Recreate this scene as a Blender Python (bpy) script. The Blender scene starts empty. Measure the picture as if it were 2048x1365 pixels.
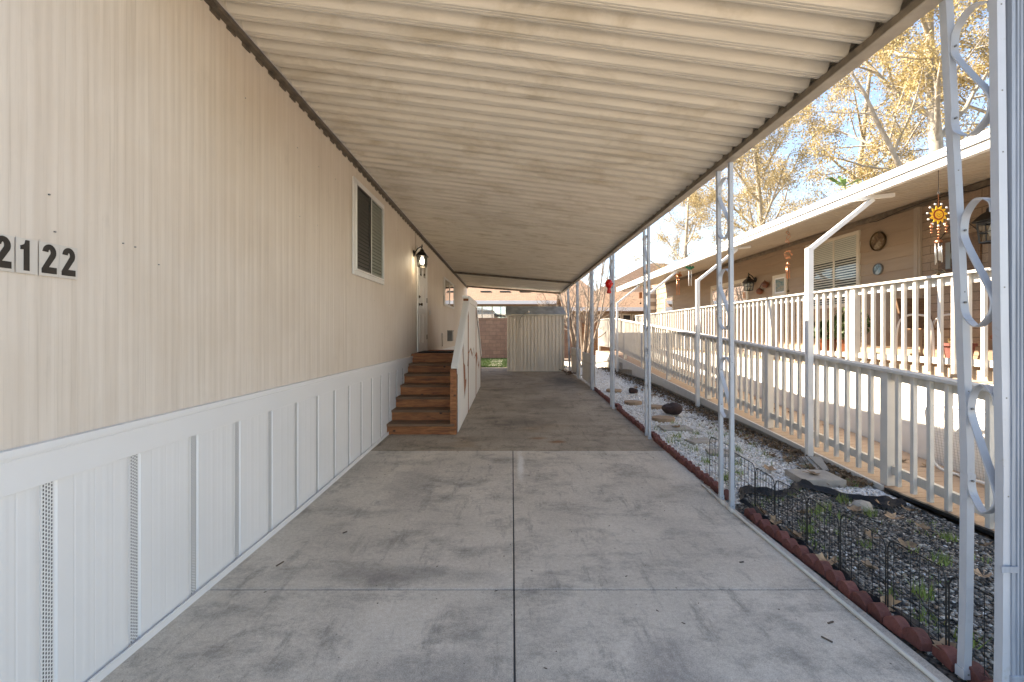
import bpy, math, random
import numpy as np
from mathutils import Vector, Matrix
R = random.Random(7)
C = bpy.data.collections.new('place'); bpy.context.scene.collection.children.link(C)
PI = math.pi
rad = math.radians

# ------------------------------------------------------------------ helpers
class MB:
    def __init__(s): s.v = []; s.f = []; s.m = []
    def face(s, pts, m=0):
        n = len(s.v); s.v += [tuple(p) for p in pts]; s.f.append(tuple(range(n, n+len(pts)))); s.m.append(m)
    def grid(s, rows, m=0, close=False):
        n = len(s.v); w = len(rows[0])
        for r in rows: s.v += [tuple(p) for p in r]
        for i in range(len(rows)-1):
            for j in range(w if close else w-1):
                k = (j+1) % w
                s.f.append((n+i*w+j, n+i*w+k, n+(i+1)*w+k, n+(i+1)*w+j)); s.m.append(m)
    def hexa(s, p, m=0):   # 8 corners: bottom 4 (ccw), top 4
        n = len(s.v); s.v += [tuple(q) for q in p]
        for f in ((3,2,1,0),(4,5,6,7),(0,1,5,4),(1,2,6,5),(2,3,7,6),(3,0,4,7)):
            s.f.append(tuple(n+i for i in f)); s.m.append(m)
    def box(s, x0,x1,y0,y1,z0,z1, m=0):
        s.hexa([(x0,y0,z0),(x1,y0,z0),(x1,y1,z0),(x0,y1,z0),(x0,y0,z1),(x1,y0,z1),(x1,y1,z1),(x0,y1,z1)], m)
    def bar(s, p0, p1, w, h, up=(0,0,1), m=0):
        p0=Vector(p0); p1=Vector(p1); d=(p1-p0).normalized(); up=Vector(up)
        a=d.cross(up)
        if a.length<1e-4: a=d.cross(Vector((0,1,0)))
        a.normalize(); b=a.cross(d).normalized(); a*=w/2; b*=h/2
        s.hexa([p0-a-b,p0+a-b,p1+a-b,p1-a-b,p0-a+b,p0+a+b,p1+a+b,p1-a+b], m)
    def tube(s, pts, r, n=6, m=0, caps=True):
        pts=[Vector(p) for p in pts]
        if not hasattr(r,'__len__'): r=[r]*len(pts)
        rows=[]; prev=None
        for i,p in enumerate(pts):
            d=(pts[min(i+1,len(pts)-1)]-pts[max(i-1,0)])
            if d.length<1e-7: d=Vector((0,0,1))
            d.normalize()
            if prev is None:
                a=d.cross(Vector((0,0,1)))
                if a.length<.05: a=d.cross(Vector((0,1,0)))
            else: a=prev-d*prev.dot(d)
            if a.length<1e-6: a=d.orthogonal()
            a.normalize(); prev=a; b=d.cross(a)
            rows.append([p+a*(r[i]*math.cos(2*PI*k/n))+b*(r[i]*math.sin(2*PI*k/n)) for k in range(n)])
        b0=len(s.v); s.grid(rows, m, True)
        if caps:
            s.f.append(tuple(range(b0+n-1,b0-1,-1))); s.m.append(m)
            e=b0+(len(rows)-1)*n; s.f.append(tuple(range(e,e+n))); s.m.append(m)
    def lathe(s, prof, c, n=16, m=0, axis='z'):  # prof (r,h)
        rows=[]
        for r,h in prof:
            row=[]
            for k in range(n):
                a=2*PI*k/n; x=r*math.cos(a); y=r*math.sin(a)
                q=(x,y,h) if axis=='z' else ((h,x,y) if axis=='x' else (x,h,y))
                row.append((c[0]+q[0],c[1]+q[1],c[2]+q[2]))
            rows.append(row)
        s.grid(rows,m,True)
    def sweep(s, pts, w, t, wdir, m=0):   # flat strip: width w along wdir, thickness t
        wdir=Vector(wdir).normalized(); pts=[Vector(p) for p in pts]; rows=[]
        for i,p in enumerate(pts):
            d=(pts[min(i+1,len(pts)-1)]-pts[max(i-1,0)]).normalized()
            nn=d.cross(wdir).normalized()*t/2; ww=wdir*w/2
            rows.append([p-ww-nn,p+ww-nn,p+ww+nn,p-ww+nn])
        b0=len(s.v); s.grid(rows,m,True)
        s.f.append((b0+3,b0+2,b0+1,b0)); s.m.append(m); e=len(s.v)-4; s.f.append((e,e+1,e+2,e+3)); s.m.append(m)
    def prism(s, pts, off, m=0):
        off=Vector(off); pts=[Vector(p) for p in pts]; n=len(s.v); k=len(pts)
        s.v += [tuple(p) for p in pts]+[tuple(p+off) for p in pts]
        s.f.append(tuple(range(n+k-1,n-1,-1))); s.m.append(m)
        s.f.append(tuple(range(n+k,n+2*k))); s.m.append(m)
        for i in range(k):
            j=(i+1)%k; s.f.append((n+i,n+j,n+k+j,n+k+i)); s.m.append(m)
    def merge(s, o, mat=None, moff=0):
        n=len(s.v); s.v += [tuple(mat@Vector(p)) for p in o.v] if mat else o.v
        s.f += [tuple(n+i for i in f) for f in o.f]; s.m += [k+moff for k in o.m]

ORG={}
def finish(o, label, cat, group, kind):
    if label: o['label']=label
    if cat: o['category']=cat
    if group: o['group']=group
    if kind: o['kind']=kind
def build(name, mb, mats, parent=None, label=None, cat=None, group=None, kind=None, smooth=False, bevel=0, org=None, noloc=False, recalc=True):
    if not isinstance(mats,(list,tuple)): mats=[mats]
    if parent is not None: org=ORG[parent.name]
    elif noloc: org=(0,0,0)
    elif org is None:
        a=np.array(mb.v); lo=a.min(0); hi=a.max(0); org=((lo[0]+hi[0])/2,(lo[1]+hi[1])/2,lo[2])
    me=bpy.data.meshes.new(name)
    vv=(np.array(mb.v,dtype=float)-np.array(org)).tolist()
    me.from_pydata(vv,[],mb.f); me.update()
    for m in mats: me.materials.append(m)
    if len(mats)>1: me.polygons.foreach_set('material_index', mb.m)
    if smooth: me.polygons.foreach_set('use_smooth',[True]*len(mb.f))
    o=bpy.data.objects.new(name,me); C.objects.link(o)
    if parent is not None: o.parent=parent
    else: o.location=org
    ORG[o.name]=org
    if recalc and len(mb.f)<60000:
        import bmesh
        bm=bmesh.new(); bm.from_mesh(me); bmesh.ops.recalc_face_normals(bm,faces=bm.faces); bm.to_mesh(me); bm.free()
    if bevel:
        b=o.modifiers.new('bevel','BEVEL'); b.width=bevel; b.segments=2; b.limit_method='ANGLE'; b.angle_limit=rad(40)
    if smooth and bevel==0: pass
    finish(o,label,cat,group,kind)
    return o
def thing(name, loc, label, cat, group=None):
    o=bpy.data.objects.new(name,None); C.objects.link(o); o.location=loc; o.empty_display_size=.1
    ORG[o.name]=tuple(loc); finish(o,label,cat,group,None); return o
def copy_tree(o, parent=None, name=None):
    c=o.copy(); C.objects.link(c); ORG[c.name]=ORG[o.name]
    if parent is not None: c.parent=parent
    for ch in list(o.children): copy_tree(ch,c)
    return c
def fast_mesh(name, V, F, mats, midx=None, **kw):  # numpy verts (n,3), faces (m,k)
    me=bpy.data.meshes.new(name); V=np.asarray(V,dtype=np.float32); F=np.asarray(F,dtype=np.int32)
    org=kw.pop('org',(0,0,0)); parent=kw.pop('parent',None); smooth=kw.pop('smooth',False)
    if parent is not None: org=ORG[parent.name]
    V=V-np.array(org,dtype=np.float32)
    me.vertices.add(len(V)); me.vertices.foreach_set('co',V.ravel())
    k=F.shape[1]; me.loops.add(F.size); me.loops.foreach_set('vertex_index',F.ravel())
    me.polygons.add(len(F)); me.polygons.foreach_set('loop_start',np.arange(len(F),dtype=np.int32)*k)
    me.polygons.foreach_set('loop_total',np.full(len(F),k,dtype=np.int32))
    if smooth: me.polygons.foreach_set('use_smooth',np.ones(len(F),dtype=bool))
    if not isinstance(mats,(list,tuple)): mats=[mats]
    for m in mats: me.materials.append(m)
    if midx is not None: me.polygons.foreach_set('material_index',np.asarray(midx,dtype=np.int32))
    me.update(calc_edges=True); me.validate()
    o=bpy.data.objects.new(name,me); C.objects.link(o); ORG[o.name]=tuple(org)
    if parent is not None: o.parent=parent
    else: o.location=org
    finish(o,kw.get('label'),kw.get('cat'),kw.get('group'),kw.get('kind'))
    return o

# ------------------------------------------------------------------ materials
class NT:
    def __init__(s,name):
        s.mat=bpy.data.materials.new(name); s.mat.use_nodes=True; s.t=s.mat.node_tree; s.n=s.t.nodes; s.l=s.t.links
        s.bsdf=s.n['Principled BSDF']
    def new(s,kind,**kw):
        n=s.n.new(kind)
        for k,v in kw.items():
            if k in n.inputs: n.inputs[k].default_value=v
            else: setattr(n,k,v)
        return n
    def link(s,a,b): s.l.new(a,b)
    def coord(s,scale=(1,1,1),kind='Object',rot=(0,0,0)):
        t=s.new('ShaderNodeTexCoord'); m=s.new('ShaderNodeMapping'); m.inputs['Scale'].default_value=scale; m.inputs['Rotation'].default_value=rot
        s.link(t.outputs[kind],m.inputs[0]); return m.outputs[0]
    def noise(s,vec,scale,detail=4,rough=.55,dist=0):
        n=s.new('ShaderNodeTexNoise'); n.inputs['Scale'].default_value=scale; n.inputs['Detail'].default_value=detail
        n.inputs['Roughness'].default_value=rough; n.inputs['Distortion'].default_value=dist; s.link(vec,n.inputs['Vector']); return n.outputs['Fac']
    def ramp(s,fac,stops):
        r=s.new('ShaderNodeValToRGB'); e=r.color_ramp.elements
        while len(e)<len(stops): e.new(.5)
        for i,(p,c) in enumerate(stops):
            e[i].position=p; e[i].color=(*c,1) if hasattr(c,'__len__') else (c,c,c,1)
        s.link(fac,r.inputs[0]); return r.outputs[0]
    def mix(s,fac,a,b,mode='MIX'):
        m=s.new('ShaderNodeMix',data_type='RGBA'); m.blend_type=mode
        for sock,val in ((m.inputs[0],fac),(m.inputs[6],a),(m.inputs[7],b)):
            if isinstance(val,bpy.types.NodeSocket): s.link(val,sock)
            elif hasattr(val,'__len__'): sock.default_value=(*val,1) if len(val)==3 else val
            else: sock.default_value=val
        return m.outputs[2]
    def bump(s,h,strength=.3,dist=.01):
        b=s.new('ShaderNodeBump'); b.inputs['Strength'].default_value=strength; b.inputs['Distance'].default_value=dist
        s.link(h,b.inputs['Height']); s.link(b.outputs[0],s.bsdf.inputs['Normal'])
    def color(s,c): s.link(c,s.bsdf.inputs['Base Color'])
def mat(name, base, rough=.6, metal=0, var=.12, scale=3, bump=0, bscale=60, stretch=(1,1,1), dirt=0, dirtc=(.12,.10,.07), dscale=6, spec=.5, rand=0):
    t=NT(name); b=t.bsdf; b.inputs['Roughness'].default_value=rough; b.inputs['Metallic'].default_value=metal
    b.inputs['Specular IOR Level'].default_value=spec
    v=t.coord(stretch); n=t.noise(v,scale,5)
    lo=tuple(max(0,c*(1-var)) for c in base); hi=tuple(min(1,c*(1+var)) for c in base)
    c=t.ramp(n,[(.3,lo),(.7,hi)])
    if dirt:
        d=t.noise(v,dscale,7,.7,.4); d=t.ramp(d,[(1-dirt-.08,0),(1-dirt+.12,1)])
        c=t.mix(d,c,dirtc)
    if rand:
        oi=t.new('ShaderNodeObjectInfo'); r=t.ramp(oi.outputs['Random'],[(0,1-rand),(1,1+rand)]); c=t.mix(1.0,c,r,'MULTIPLY')
    t.color(c)
    if bump: t.bump(t.noise(v,bscale,4),bump,.01)
    return t.mat
M={}
M['white']=mat('white_paint',(.72,.71,.69),.45,var=.05,scale=4,bump=.08,bscale=40,dirt=.16,dirtc=(.5,.47,.42),dscale=5)
M['downspout']=mat('downspout_shade_paint',(.25,.28,.33),.5,var=.2,scale=6,stretch=(8,8,.4),dirt=.32,dirtc=(.10,.11,.13),dscale=4)  # shade put into the base colour as a darker blue grey; streaks are grime
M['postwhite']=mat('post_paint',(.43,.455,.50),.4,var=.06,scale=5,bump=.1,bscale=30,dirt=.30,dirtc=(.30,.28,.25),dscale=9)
M['deckwhite']=mat('railing_paint',(.60,.575,.53),.6,var=.06,scale=5,bump=.15,bscale=50,dirt=.22,dirtc=(.45,.40,.33),dscale=7)
M['panelwhite']=mat('deck_panel_paint',(.76,.74,.70),.55,var=.04,scale=2,dirt=.2,dirtc=(.55,.5,.43),dscale=3)
M['vinyl']=mat('skirting_vinyl',(.76,.755,.75),.42,var=.025,scale=2,dirt=.14,dirtc=(.5,.47,.42),dscale=2.5)
M['vinylin']=mat('skirting_dark',(.04,.04,.045),.8)
M['darktrim']=mat('dark_channel',(.12,.095,.07),.6,var=.4,scale=12,dirt=.3,dirtc=(.03,.025,.02))
M['black']=mat('black_metal',(.012,.011,.010),.4,var=.2,spec=.5)
M['blackwire']=mat('black_wire',(.010,.010,.010),.5,var=.2)
M['brass']=mat('aged_bronze',(.10,.07,.04),.35,metal=1)
M['steel']=mat('dull_steel',(.45,.44,.42),.4,metal=1,var=.15)
M['pvc']=mat('pvc_pipe',(.62,.60,.55),.4,var=.08,scale=5,dirt=.25,dirtc=(.35,.32,.27))
M['copper']=mat('copper',(.55,.24,.13),.3,metal=1,var=.2,scale=30)
M['green']=mat('green_glass',(.02,.22,.13),.2,var=.3,scale=30)
M['red']=mat('red_plastic',(.55,.012,.008),.25,var=.15,scale=20)
M['yellow']=mat('yellow_enamel',(.80,.42,.03),.3,var=.12,scale=40)
M['darkred']=mat('dark_red_enamel',(.28,.02,.01),.3)
M['lava']=mat('lava_rock',(.045,.025,.022),.9,var=.5,scale=9,bump=.9,bscale=45,dirt=.25,dirtc=(.10,.05,.035))
M['terra']=mat('terracotta_brick',(.17,.058,.048),.85,var=.22,scale=18,bump=.5,bscale=120,dirt=.22,dirtc=(.33,.22,.17),dscale=20,rand=.22)
M['fabric']=mat('landscape_fabric',(.012,.013,.016),.8,var=.4,scale=20,bump=.5,bscale=60)
M['paver']=mat('concrete_paver',(.36,.33,.29),.9,var=.15,scale=9,bump=.4,bscale=90,dirt=.25,dirtc=(.22,.18,.13))
M['paverb']=mat('brown_paver',(.33,.23,.15),.9,var=.25,scale=9,bump=.5,bscale=70,dirt=.3,dirtc=(.34,.28,.2))
M['leaf']=mat('dry_leaf',(.30,.20,.12),.75,var=.35,scale=14,rand=.35)
M['litter']=mat('leaf_litter',(.16,.105,.06),.85,var=.5,scale=25)
M['twig']=mat('twig',(.10,.07,.05),.85,var=.3)
M['weed']=mat('weed_green',(.20,.27,.06),.6,var=.35,scale=12)
M['rampboard']=mat('ramp_board',(.36,.255,.18),.65,var=.12,scale=6,stretch=(1,10,10),bump=.15,bscale=30,dirt=.12,dirtc=(.28,.19,.12))
M['soil']=mat('soil',(.12,.09,.065),.95,var=.3,scale=4,bump=.5,bscale=25)
M['mesh']=mat('wire_mesh',(.40,.37,.33),.5,var=.1)
M['rubber']=mat('rubber_mat',(.018,.018,.02),.85,bump=.5,bscale=200)
M['sidingtan']=mat('tan_siding',(.33,.245,.17),.75,var=.08,scale=2,stretch=(1,.6,6),bump=.2,bscale=12,dirt=.15,dirtc=(.26,.18,.12),dscale=4)
M['smoothtan']=mat('smooth_tan',(.22,.155,.11),.8,var=.08,scale=2)
M['tantrim']=mat('tan_trim',(.36,.29,.22),.65,var=.05)
M['creamtrim']=mat('cream_trim',(.62,.56,.45),.55,var=.05)
M['awning']=mat('awning_paint',(.60,.545,.46),.5,var=.06,scale=2,stretch=(.4,2,2),dirt=.18,dirtc=(.42,.36,.28),dscale=5)
M['fascia']=mat('fascia_white',(.78,.77,.75),.4,var=.03,scale=2,dirt=.1,dirtc=(.6,.56,.5))
M['galv']=mat('galvanised',(.46,.48,.49),.55,metal=.2,var=.25,scale=5,stretch=(1,1,.3),dirt=.3,dirtc=(.12,.11,.09))
M['shedtan']=mat('shed_paint',(.80,.70,.58),.55,var=.08,scale=3,stretch=(1,1,.3),dirt=.2,dirtc=(.30,.23,.16),dscale=5)
M['stucco']=mat('stucco_tan',(.28,.21,.15),.9,var=.1,bump=.4,bscale=60)
M['curtain']=mat('curtain_cloth',(.55,.55,.52),.9,var=.15,scale=6,stretch=(4,4,.3))
M['cloth']=mat('drape_brown',(.20,.165,.125),.9,var=.25,scale=9,stretch=(1,4,.2))
M['blind']=mat('blind_slat',(.34,.33,.28),.6,var=.08)
M['blindlight']=mat('blind_slat_white',(.66,.62,.54),.6,var=.06)
M['inside']=mat('dark_room',(.03,.028,.025),.9)
M['screenframe']=mat('screen_frame',(.10,.085,.07),.5)
M['pottan']=mat('glazed_pot',(.14,.045,.02),.35,var=.4,scale=12)
M['plant']=mat('plant_leaf',(.09,.16,.035),.55,var=.4,scale=14)
M['silverleaf']=mat('dried_spikes',(.28,.28,.22),.7,var=.4,scale=20)
M['graybox']=mat('gray_box',(.17,.17,.165),.6)
M['barkw']=mat('pale_bark',(.34,.30,.25),.9,var=.3,scale=5,stretch=(1,1,.5),bump=.6,bscale=12,dirt=.38,dirtc=(.20,.17,.13),dscale=3)
M['barkg']=mat('grey_branch',(.24,.19,.15),.9,var=.3,scale=8,bump=.4,bscale=20,dirt=.2,dirtc=(.18,.13,.09))
M['asphalt']=mat('asphalt',(.06,.06,.06),.9,var=.2,scale=20,bump=.3,bscale=200)
M['signcard']=mat('number_card',(.60,.56,.51),.4,var=.06)
M['digit']=mat('number_black',(.012,.010,.009),.35,var=.5,scale=25,dirt=.2,dirtc=(.10,.08,.06),dscale=40)
M['wood2']=mat('brown_plaque',(.13,.07,.035),.6,var=.4,scale=12,stretch=(1,1,4))
M['slatew']=mat('horseshoe_grey',(.22,.22,.2),.5,metal=.4)
M['hillgreen']=mat('hedge_green',(.05,.08,.02),.8,var=.5,scale=6)

def wood_mat():
    t=NT('stair_wood'); v=t.coord((1.2,9,9)); w=t.noise(v,3,6,.6,.8)
    c=t.ramp(w,[(.25,(.085,.026,.009)),(.5,(.29,.10,.030)),(.8,(.47,.20,.075))])
    k=t.new('ShaderNodeTexVoronoi'); k.inputs['Scale'].default_value=4.2; t.link(t.coord((1,1.6,1.6)),k.inputs['Vector'])
    c=t.mix(t.ramp(k.outputs['Distance'],[(.05,1),(.13,0)]),c,(.03,.012,.006))
    oi=t.new('ShaderNodeObjectInfo'); c=t.mix(1.0,c,t.ramp(oi.outputs['Random'],[(0,.75),(1,1.2)]),'MULTIPLY')
    t.color(c); t.bsdf.inputs['Roughness'].default_value=.6; t.bump(w,.3,.01); return t.mat
M['wood']=wood_mat()
M['tread']=mat('worn_tread',(.17,.095,.055),.75,var=.3,scale=3,stretch=(1,8,8),bump=.3,bscale=12,dirt=.3,dirtc=(.08,.045,.03),dscale=3)
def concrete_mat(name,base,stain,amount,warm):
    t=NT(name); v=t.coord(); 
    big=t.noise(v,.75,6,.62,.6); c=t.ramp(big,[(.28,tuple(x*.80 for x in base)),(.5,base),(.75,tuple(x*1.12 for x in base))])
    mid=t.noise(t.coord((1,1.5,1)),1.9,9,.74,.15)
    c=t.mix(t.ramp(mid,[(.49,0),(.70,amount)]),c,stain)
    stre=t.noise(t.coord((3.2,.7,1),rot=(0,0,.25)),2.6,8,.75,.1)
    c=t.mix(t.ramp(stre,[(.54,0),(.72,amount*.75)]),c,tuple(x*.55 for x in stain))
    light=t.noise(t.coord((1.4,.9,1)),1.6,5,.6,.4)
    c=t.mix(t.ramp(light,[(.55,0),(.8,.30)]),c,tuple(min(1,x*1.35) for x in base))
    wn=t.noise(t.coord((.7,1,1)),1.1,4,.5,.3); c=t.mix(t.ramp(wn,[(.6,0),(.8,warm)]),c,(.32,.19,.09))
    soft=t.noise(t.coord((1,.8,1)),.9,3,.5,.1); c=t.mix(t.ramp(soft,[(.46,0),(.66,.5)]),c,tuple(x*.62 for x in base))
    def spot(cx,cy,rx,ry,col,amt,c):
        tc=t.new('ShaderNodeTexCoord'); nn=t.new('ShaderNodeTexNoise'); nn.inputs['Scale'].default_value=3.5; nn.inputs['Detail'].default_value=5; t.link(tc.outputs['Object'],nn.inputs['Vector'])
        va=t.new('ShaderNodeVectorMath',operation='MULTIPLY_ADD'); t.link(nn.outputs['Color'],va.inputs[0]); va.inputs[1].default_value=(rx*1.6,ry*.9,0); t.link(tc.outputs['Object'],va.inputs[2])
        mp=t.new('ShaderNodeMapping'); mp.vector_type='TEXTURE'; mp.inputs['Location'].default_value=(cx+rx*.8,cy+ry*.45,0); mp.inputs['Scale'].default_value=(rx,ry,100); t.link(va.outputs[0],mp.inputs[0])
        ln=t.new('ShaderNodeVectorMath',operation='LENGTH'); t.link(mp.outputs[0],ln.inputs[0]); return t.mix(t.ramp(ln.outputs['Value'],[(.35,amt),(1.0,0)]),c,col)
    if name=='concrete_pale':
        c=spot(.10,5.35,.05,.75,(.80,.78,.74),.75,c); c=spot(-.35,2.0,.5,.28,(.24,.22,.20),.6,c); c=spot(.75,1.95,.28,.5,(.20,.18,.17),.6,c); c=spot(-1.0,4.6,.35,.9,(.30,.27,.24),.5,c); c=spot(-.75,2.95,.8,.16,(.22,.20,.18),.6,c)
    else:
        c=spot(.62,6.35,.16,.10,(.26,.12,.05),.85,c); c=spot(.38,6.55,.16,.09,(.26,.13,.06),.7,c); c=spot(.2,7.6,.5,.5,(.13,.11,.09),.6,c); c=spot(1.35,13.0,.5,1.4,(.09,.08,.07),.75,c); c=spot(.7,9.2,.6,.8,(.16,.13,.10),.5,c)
    sp=t.new('ShaderNodeTexVoronoi'); sp.inputs['Scale'].default_value=16; t.link(v,sp.inputs['Vector'])
    gate=t.noise(v,3.1,3); g2=t.new('ShaderNodeMath',operation='MULTIPLY'); 
    t.link(t.ramp(sp.outputs['Distance'],[(.05,1),(.10,0)]),g2.inputs[0]); t.link(t.ramp(gate,[(.55,0),(.6,.85)]),g2.inputs[1])
    c=t.mix(g2.outputs[0],c,(.05,.045,.04))
    fine=t.noise(v,170,3,.6); c=t.mix(.45,c,t.ramp(fine,[(.3,.2),(.7,.8)]),'OVERLAY'); gr=t.noise(v,38,5,.7); c=t.mix(.35,c,t.ramp(gr,[(.3,.25),(.7,.75)]),'OVERLAY')
    t.color(c); t.bsdf.inputs['Roughness'].default_value=.85
    h=t.new('ShaderNodeMath',operation='MULTIPLY_ADD'); t.link(mid,h.inputs[0]); h.inputs[1].default_value=.8; t.link(fine,h.inputs[2]); t.bump(h.outputs[0],.25,.006)
    return t.mat
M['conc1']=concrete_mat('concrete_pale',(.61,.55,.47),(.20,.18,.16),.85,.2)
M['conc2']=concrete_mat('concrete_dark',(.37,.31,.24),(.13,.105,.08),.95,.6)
def siding_mat():
    t=NT('beige_metal_siding'); v=t.coord((1,9,.25)); n=t.noise(v,2.2,6,.6)
    c=t.ramp(n,[(.25,(.63,.55,.47)),(.5,(.69,.61,.53)),(.8,(.74,.665,.585))])
    d=t.noise(t.coord((1,22,.35)),3,6,.7); c=t.mix(t.ramp(d,[(.52,0),(.75,.5)]),c,(.42,.35,.27))
    b=t.noise(t.coord((1,.8,.8)),.9,4,.6); c=t.mix(t.ramp(b,[(.45,0),(.75,.45)]),c,(.55,.44,.33)); sm=t.noise(t.coord((1,2.5,1.2)),2.2,6,.7); c=t.mix(t.ramp(sm,[(.6,0),(.78,.35)]),c,(.45,.39,.33))
    t.color(c); t.bsdf.inputs['Roughness'].default_value=.6; t.bump(t.noise(t.coord((1,.9,.4)),2.5,2),.2,.02)
    return t.mat
M['siding']=siding_mat()
def soffit_mat(name,base):
    t=NT(name); v=t.coord((.35,6,1)); n=t.noise(v,3,6,.6); c=t.ramp(n,[(.3,tuple(x*.86 for x in base)),(.7,tuple(x*1.08 for x in base))])
    d=t.noise(t.coord((.9,2.2,1)),1.7,7,.65,.6); c=t.mix(t.ramp(d,[(.50,0),(.72,.65)]),c,(.36,.29,.19))
    t.color(c); t.bsdf.inputs['Roughness'].default_value=.45; t.bsdf.inputs['Metallic'].default_value=0; return t.mat
M['soffit']=soffit_mat('carport_soffit',(.66,.605,.52))
M['soffit2']=soffit_mat('awning_soffit',(.42,.38,.32))
def brick_mat(name,c1,c2,mortar,bw,bh,ms,coord_rot=(rad(90),0,0),scale=1,top=None,offset=.5):
    t=NT(name); v=t.coord((1,1,1),rot=coord_rot); b=t.new('ShaderNodeTexBrick'); t.link(v,b.inputs['Vector'])
    b.inputs['Color1'].default_value=(*c1,1); b.inputs['Color2'].default_value=(*c2,1); b.inputs['Mortar'].default_value=(*mortar,1)
    b.inputs['Scale'].default_value=scale; b.inputs['Brick Width'].default_value=bw; b.inputs['Row Height'].default_value=bh; b.inputs['Mortar Size'].default_value=ms; b.offset=offset
    n=t.noise(t.coord(),5,6,.65); c=t.mix(t.ramp(n,[(.4,0),(.75,.6)]),b.outputs['Color'],tuple(x*.5 for x in c1))
    n2=t.noise(t.coord(),60,3); c=t.mix(.35,c,n2,'OVERLAY')
    t.color(c); t.bsdf.inputs['Roughness'].default_value=.9
    h=t.ramp(b.outputs['Fac'],[(0,1),(1,0)]); t.bump(h,.6,.012); return t.mat
M['block']=brick_mat('block_wall',(.31,.185,.13),(.24,.14,.10),(.15,.10,.075),.40,.20,.008)
M['shingle']=brick_mat('salmon_shingles',(.25,.155,.10),(.21,.13,.085),(.14,.09,.06),.33,.14,.008,coord_rot=(0,0,0))
M['shingle2']=brick_mat('brown_shingles',(.15,.09,.06),(.11,.07,.045),(.06,.04,.03),.33,.16,.012,coord_rot=(0,0,0))
M['shake']=brick_mat('white_shingle_cladding',(.62,.56,.47),(.54,.49,.41),(.25,.2,.15),.2,.17,.008,coord_rot=(0,rad(90),rad(90)))
M['lapbrick']=brick_mat('scalloped_cladding',(.33,.24,.165),(.30,.21,.145),(.17,.12,.08),.30,.125,.006,coord_rot=(0,rad(90),rad(90)))
def leaf_mat(name,c1,c2,tr=.35):
    t=NT(name); g=t.new('ShaderNodeNewGeometry'); n=t.noise(t.coord(),1.3,3); n2=t.new('ShaderNodeMath',operation='ADD'); t.link(n,n2.inputs[0])
    m=t.new('ShaderNodeMath',operation='MULTIPLY'); t.link(g.outputs['Random Per Island'],m.inputs[0]); m.inputs[1].default_value=.5; t.link(m.outputs[0],n2.inputs[1])
    c=t.ramp(n2.outputs[0],[(.45,c1),(.95,c2)]); t.color(c); t.bsdf.inputs['Roughness'].default_value=.6
    tl=t.new('ShaderNodeBsdfTranslucent'); t.link(c,tl.inputs[0]); ms=t.new('ShaderNodeMixShader'); ms.inputs[0].default_value=tr
    t.link(t.bsdf.outputs[0],ms.inputs[1]); t.link(tl.outputs[0],ms.inputs[2]); t.link(ms.outputs[0],t.n['Material Output'].inputs[0]); return t.mat
M['foliage']=leaf_mat('spring_foliage',(.29,.205,.08),(.50,.40,.19),.3)
M['foliage2']=leaf_mat('spring_foliage_brown',(.26,.195,.09),(.46,.37,.20),.3)
M['grassb']=leaf_mat('grass_blades',(.018,.042,.008),(.05,.09,.02),.25)
def stone_mat(name,stops):
    t=NT(name); g=t.new('ShaderNodeNewGeometry'); c=t.ramp(g.outputs['Random Per Island'],stops)
    n=t.noise(t.coord(),80,3); c=t.mix(.4,c,n,'OVERLAY'); t.color(c); t.bsdf.inputs['Roughness'].default_value=.7; return t.mat
M['wstone']=stone_mat('white_pebbles',[(0,(.62,.58,.53)),(.2,(.80,.79,.77)),(.8,(.90,.90,.89)),(1,(.70,.62,.52))])
M['gstone']=stone_mat('grey_pebbles',[(0,(.03,.03,.03)),(.35,(.11,.10,.09)),(.6,(.22,.205,.18)),(.85,(.34,.30,.25)),(.97,(.6,.57,.52)),(1,(.2,.12,.07))])
def pebble_ground(name,c1,c2,gap):
    t=NT(name); vo=t.new('ShaderNodeTexVoronoi'); vo.inputs['Scale'].default_value=38; t.link(t.coord(),vo.inputs['Vector'])
    c=t.mix(t.noise(vo.outputs['Color'],1.7,1),c1,c2); c=t.mix(t.ramp(vo.outputs['Distance'],[(.45,0),(.75,1)]),c,gap)
    t.color(c); t.bsdf.inputs['Roughness'].default_value=.9; t.bump(t.ramp(vo.outputs['Distance'],[(0,1),(.8,0)]),1,.015); return t.mat
M['wbed']=pebble_ground('white_gravel_bed',(.82,.80,.77),(.60,.55,.48),(.35,.30,.24))
M['gbed']=pebble_ground('grey_gravel_bed',(.20,.18,.16),(.08,.075,.07),(.02,.02,.018))
def grass_mat():
    t=NT('lawn'); n=t.noise(t.coord(),6,6,.7); c=t.ramp(n,[(.3,(.012,.028,.006)),(.7,(.035,.06,.014))]); t.color(c); t.bsdf.inputs['Roughness'].default_value=.9; t.bump(t.noise(t.coord(),90,3),1,.02); return t.mat
M['lawn']=grass_mat()
def glass_mat(name,alpha,tint=(.9,.95,.95),rough=.02):
    t=NT(name); tr=t.new('ShaderNodeBsdfTransparent'); tr.inputs[0].default_value=(*tint,1); gl=t.new('ShaderNodeBsdfGlossy'); gl.inputs['Roughness'].default_value=rough; gl.inputs['Color'].default_value=(.9,.9,.9,1)
    fr=t.new('ShaderNodeFresnel'); fr.inputs[0].default_value=1.12; ad=t.new('ShaderNodeMath',operation='ADD'); t.link(fr.outputs[0],ad.inputs[0]); ad.inputs[1].default_value=alpha; ad.use_clamp=True
    ms=t.new('ShaderNodeMixShader'); t.link(ad.outputs[0],ms.inputs[0]); t.link(tr.outputs[0],ms.inputs[1]); t.link(gl.outputs[0],ms.inputs[2]); t.link(ms.outputs[0],t.n['Material Output'].inputs[0]); t.n.remove(t.bsdf); return t.mat
M['glass']=glass_mat('window_glass',.02)
M['screen']=glass_mat('insect_screen',.0,(.42,.42,.42),.5)
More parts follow.
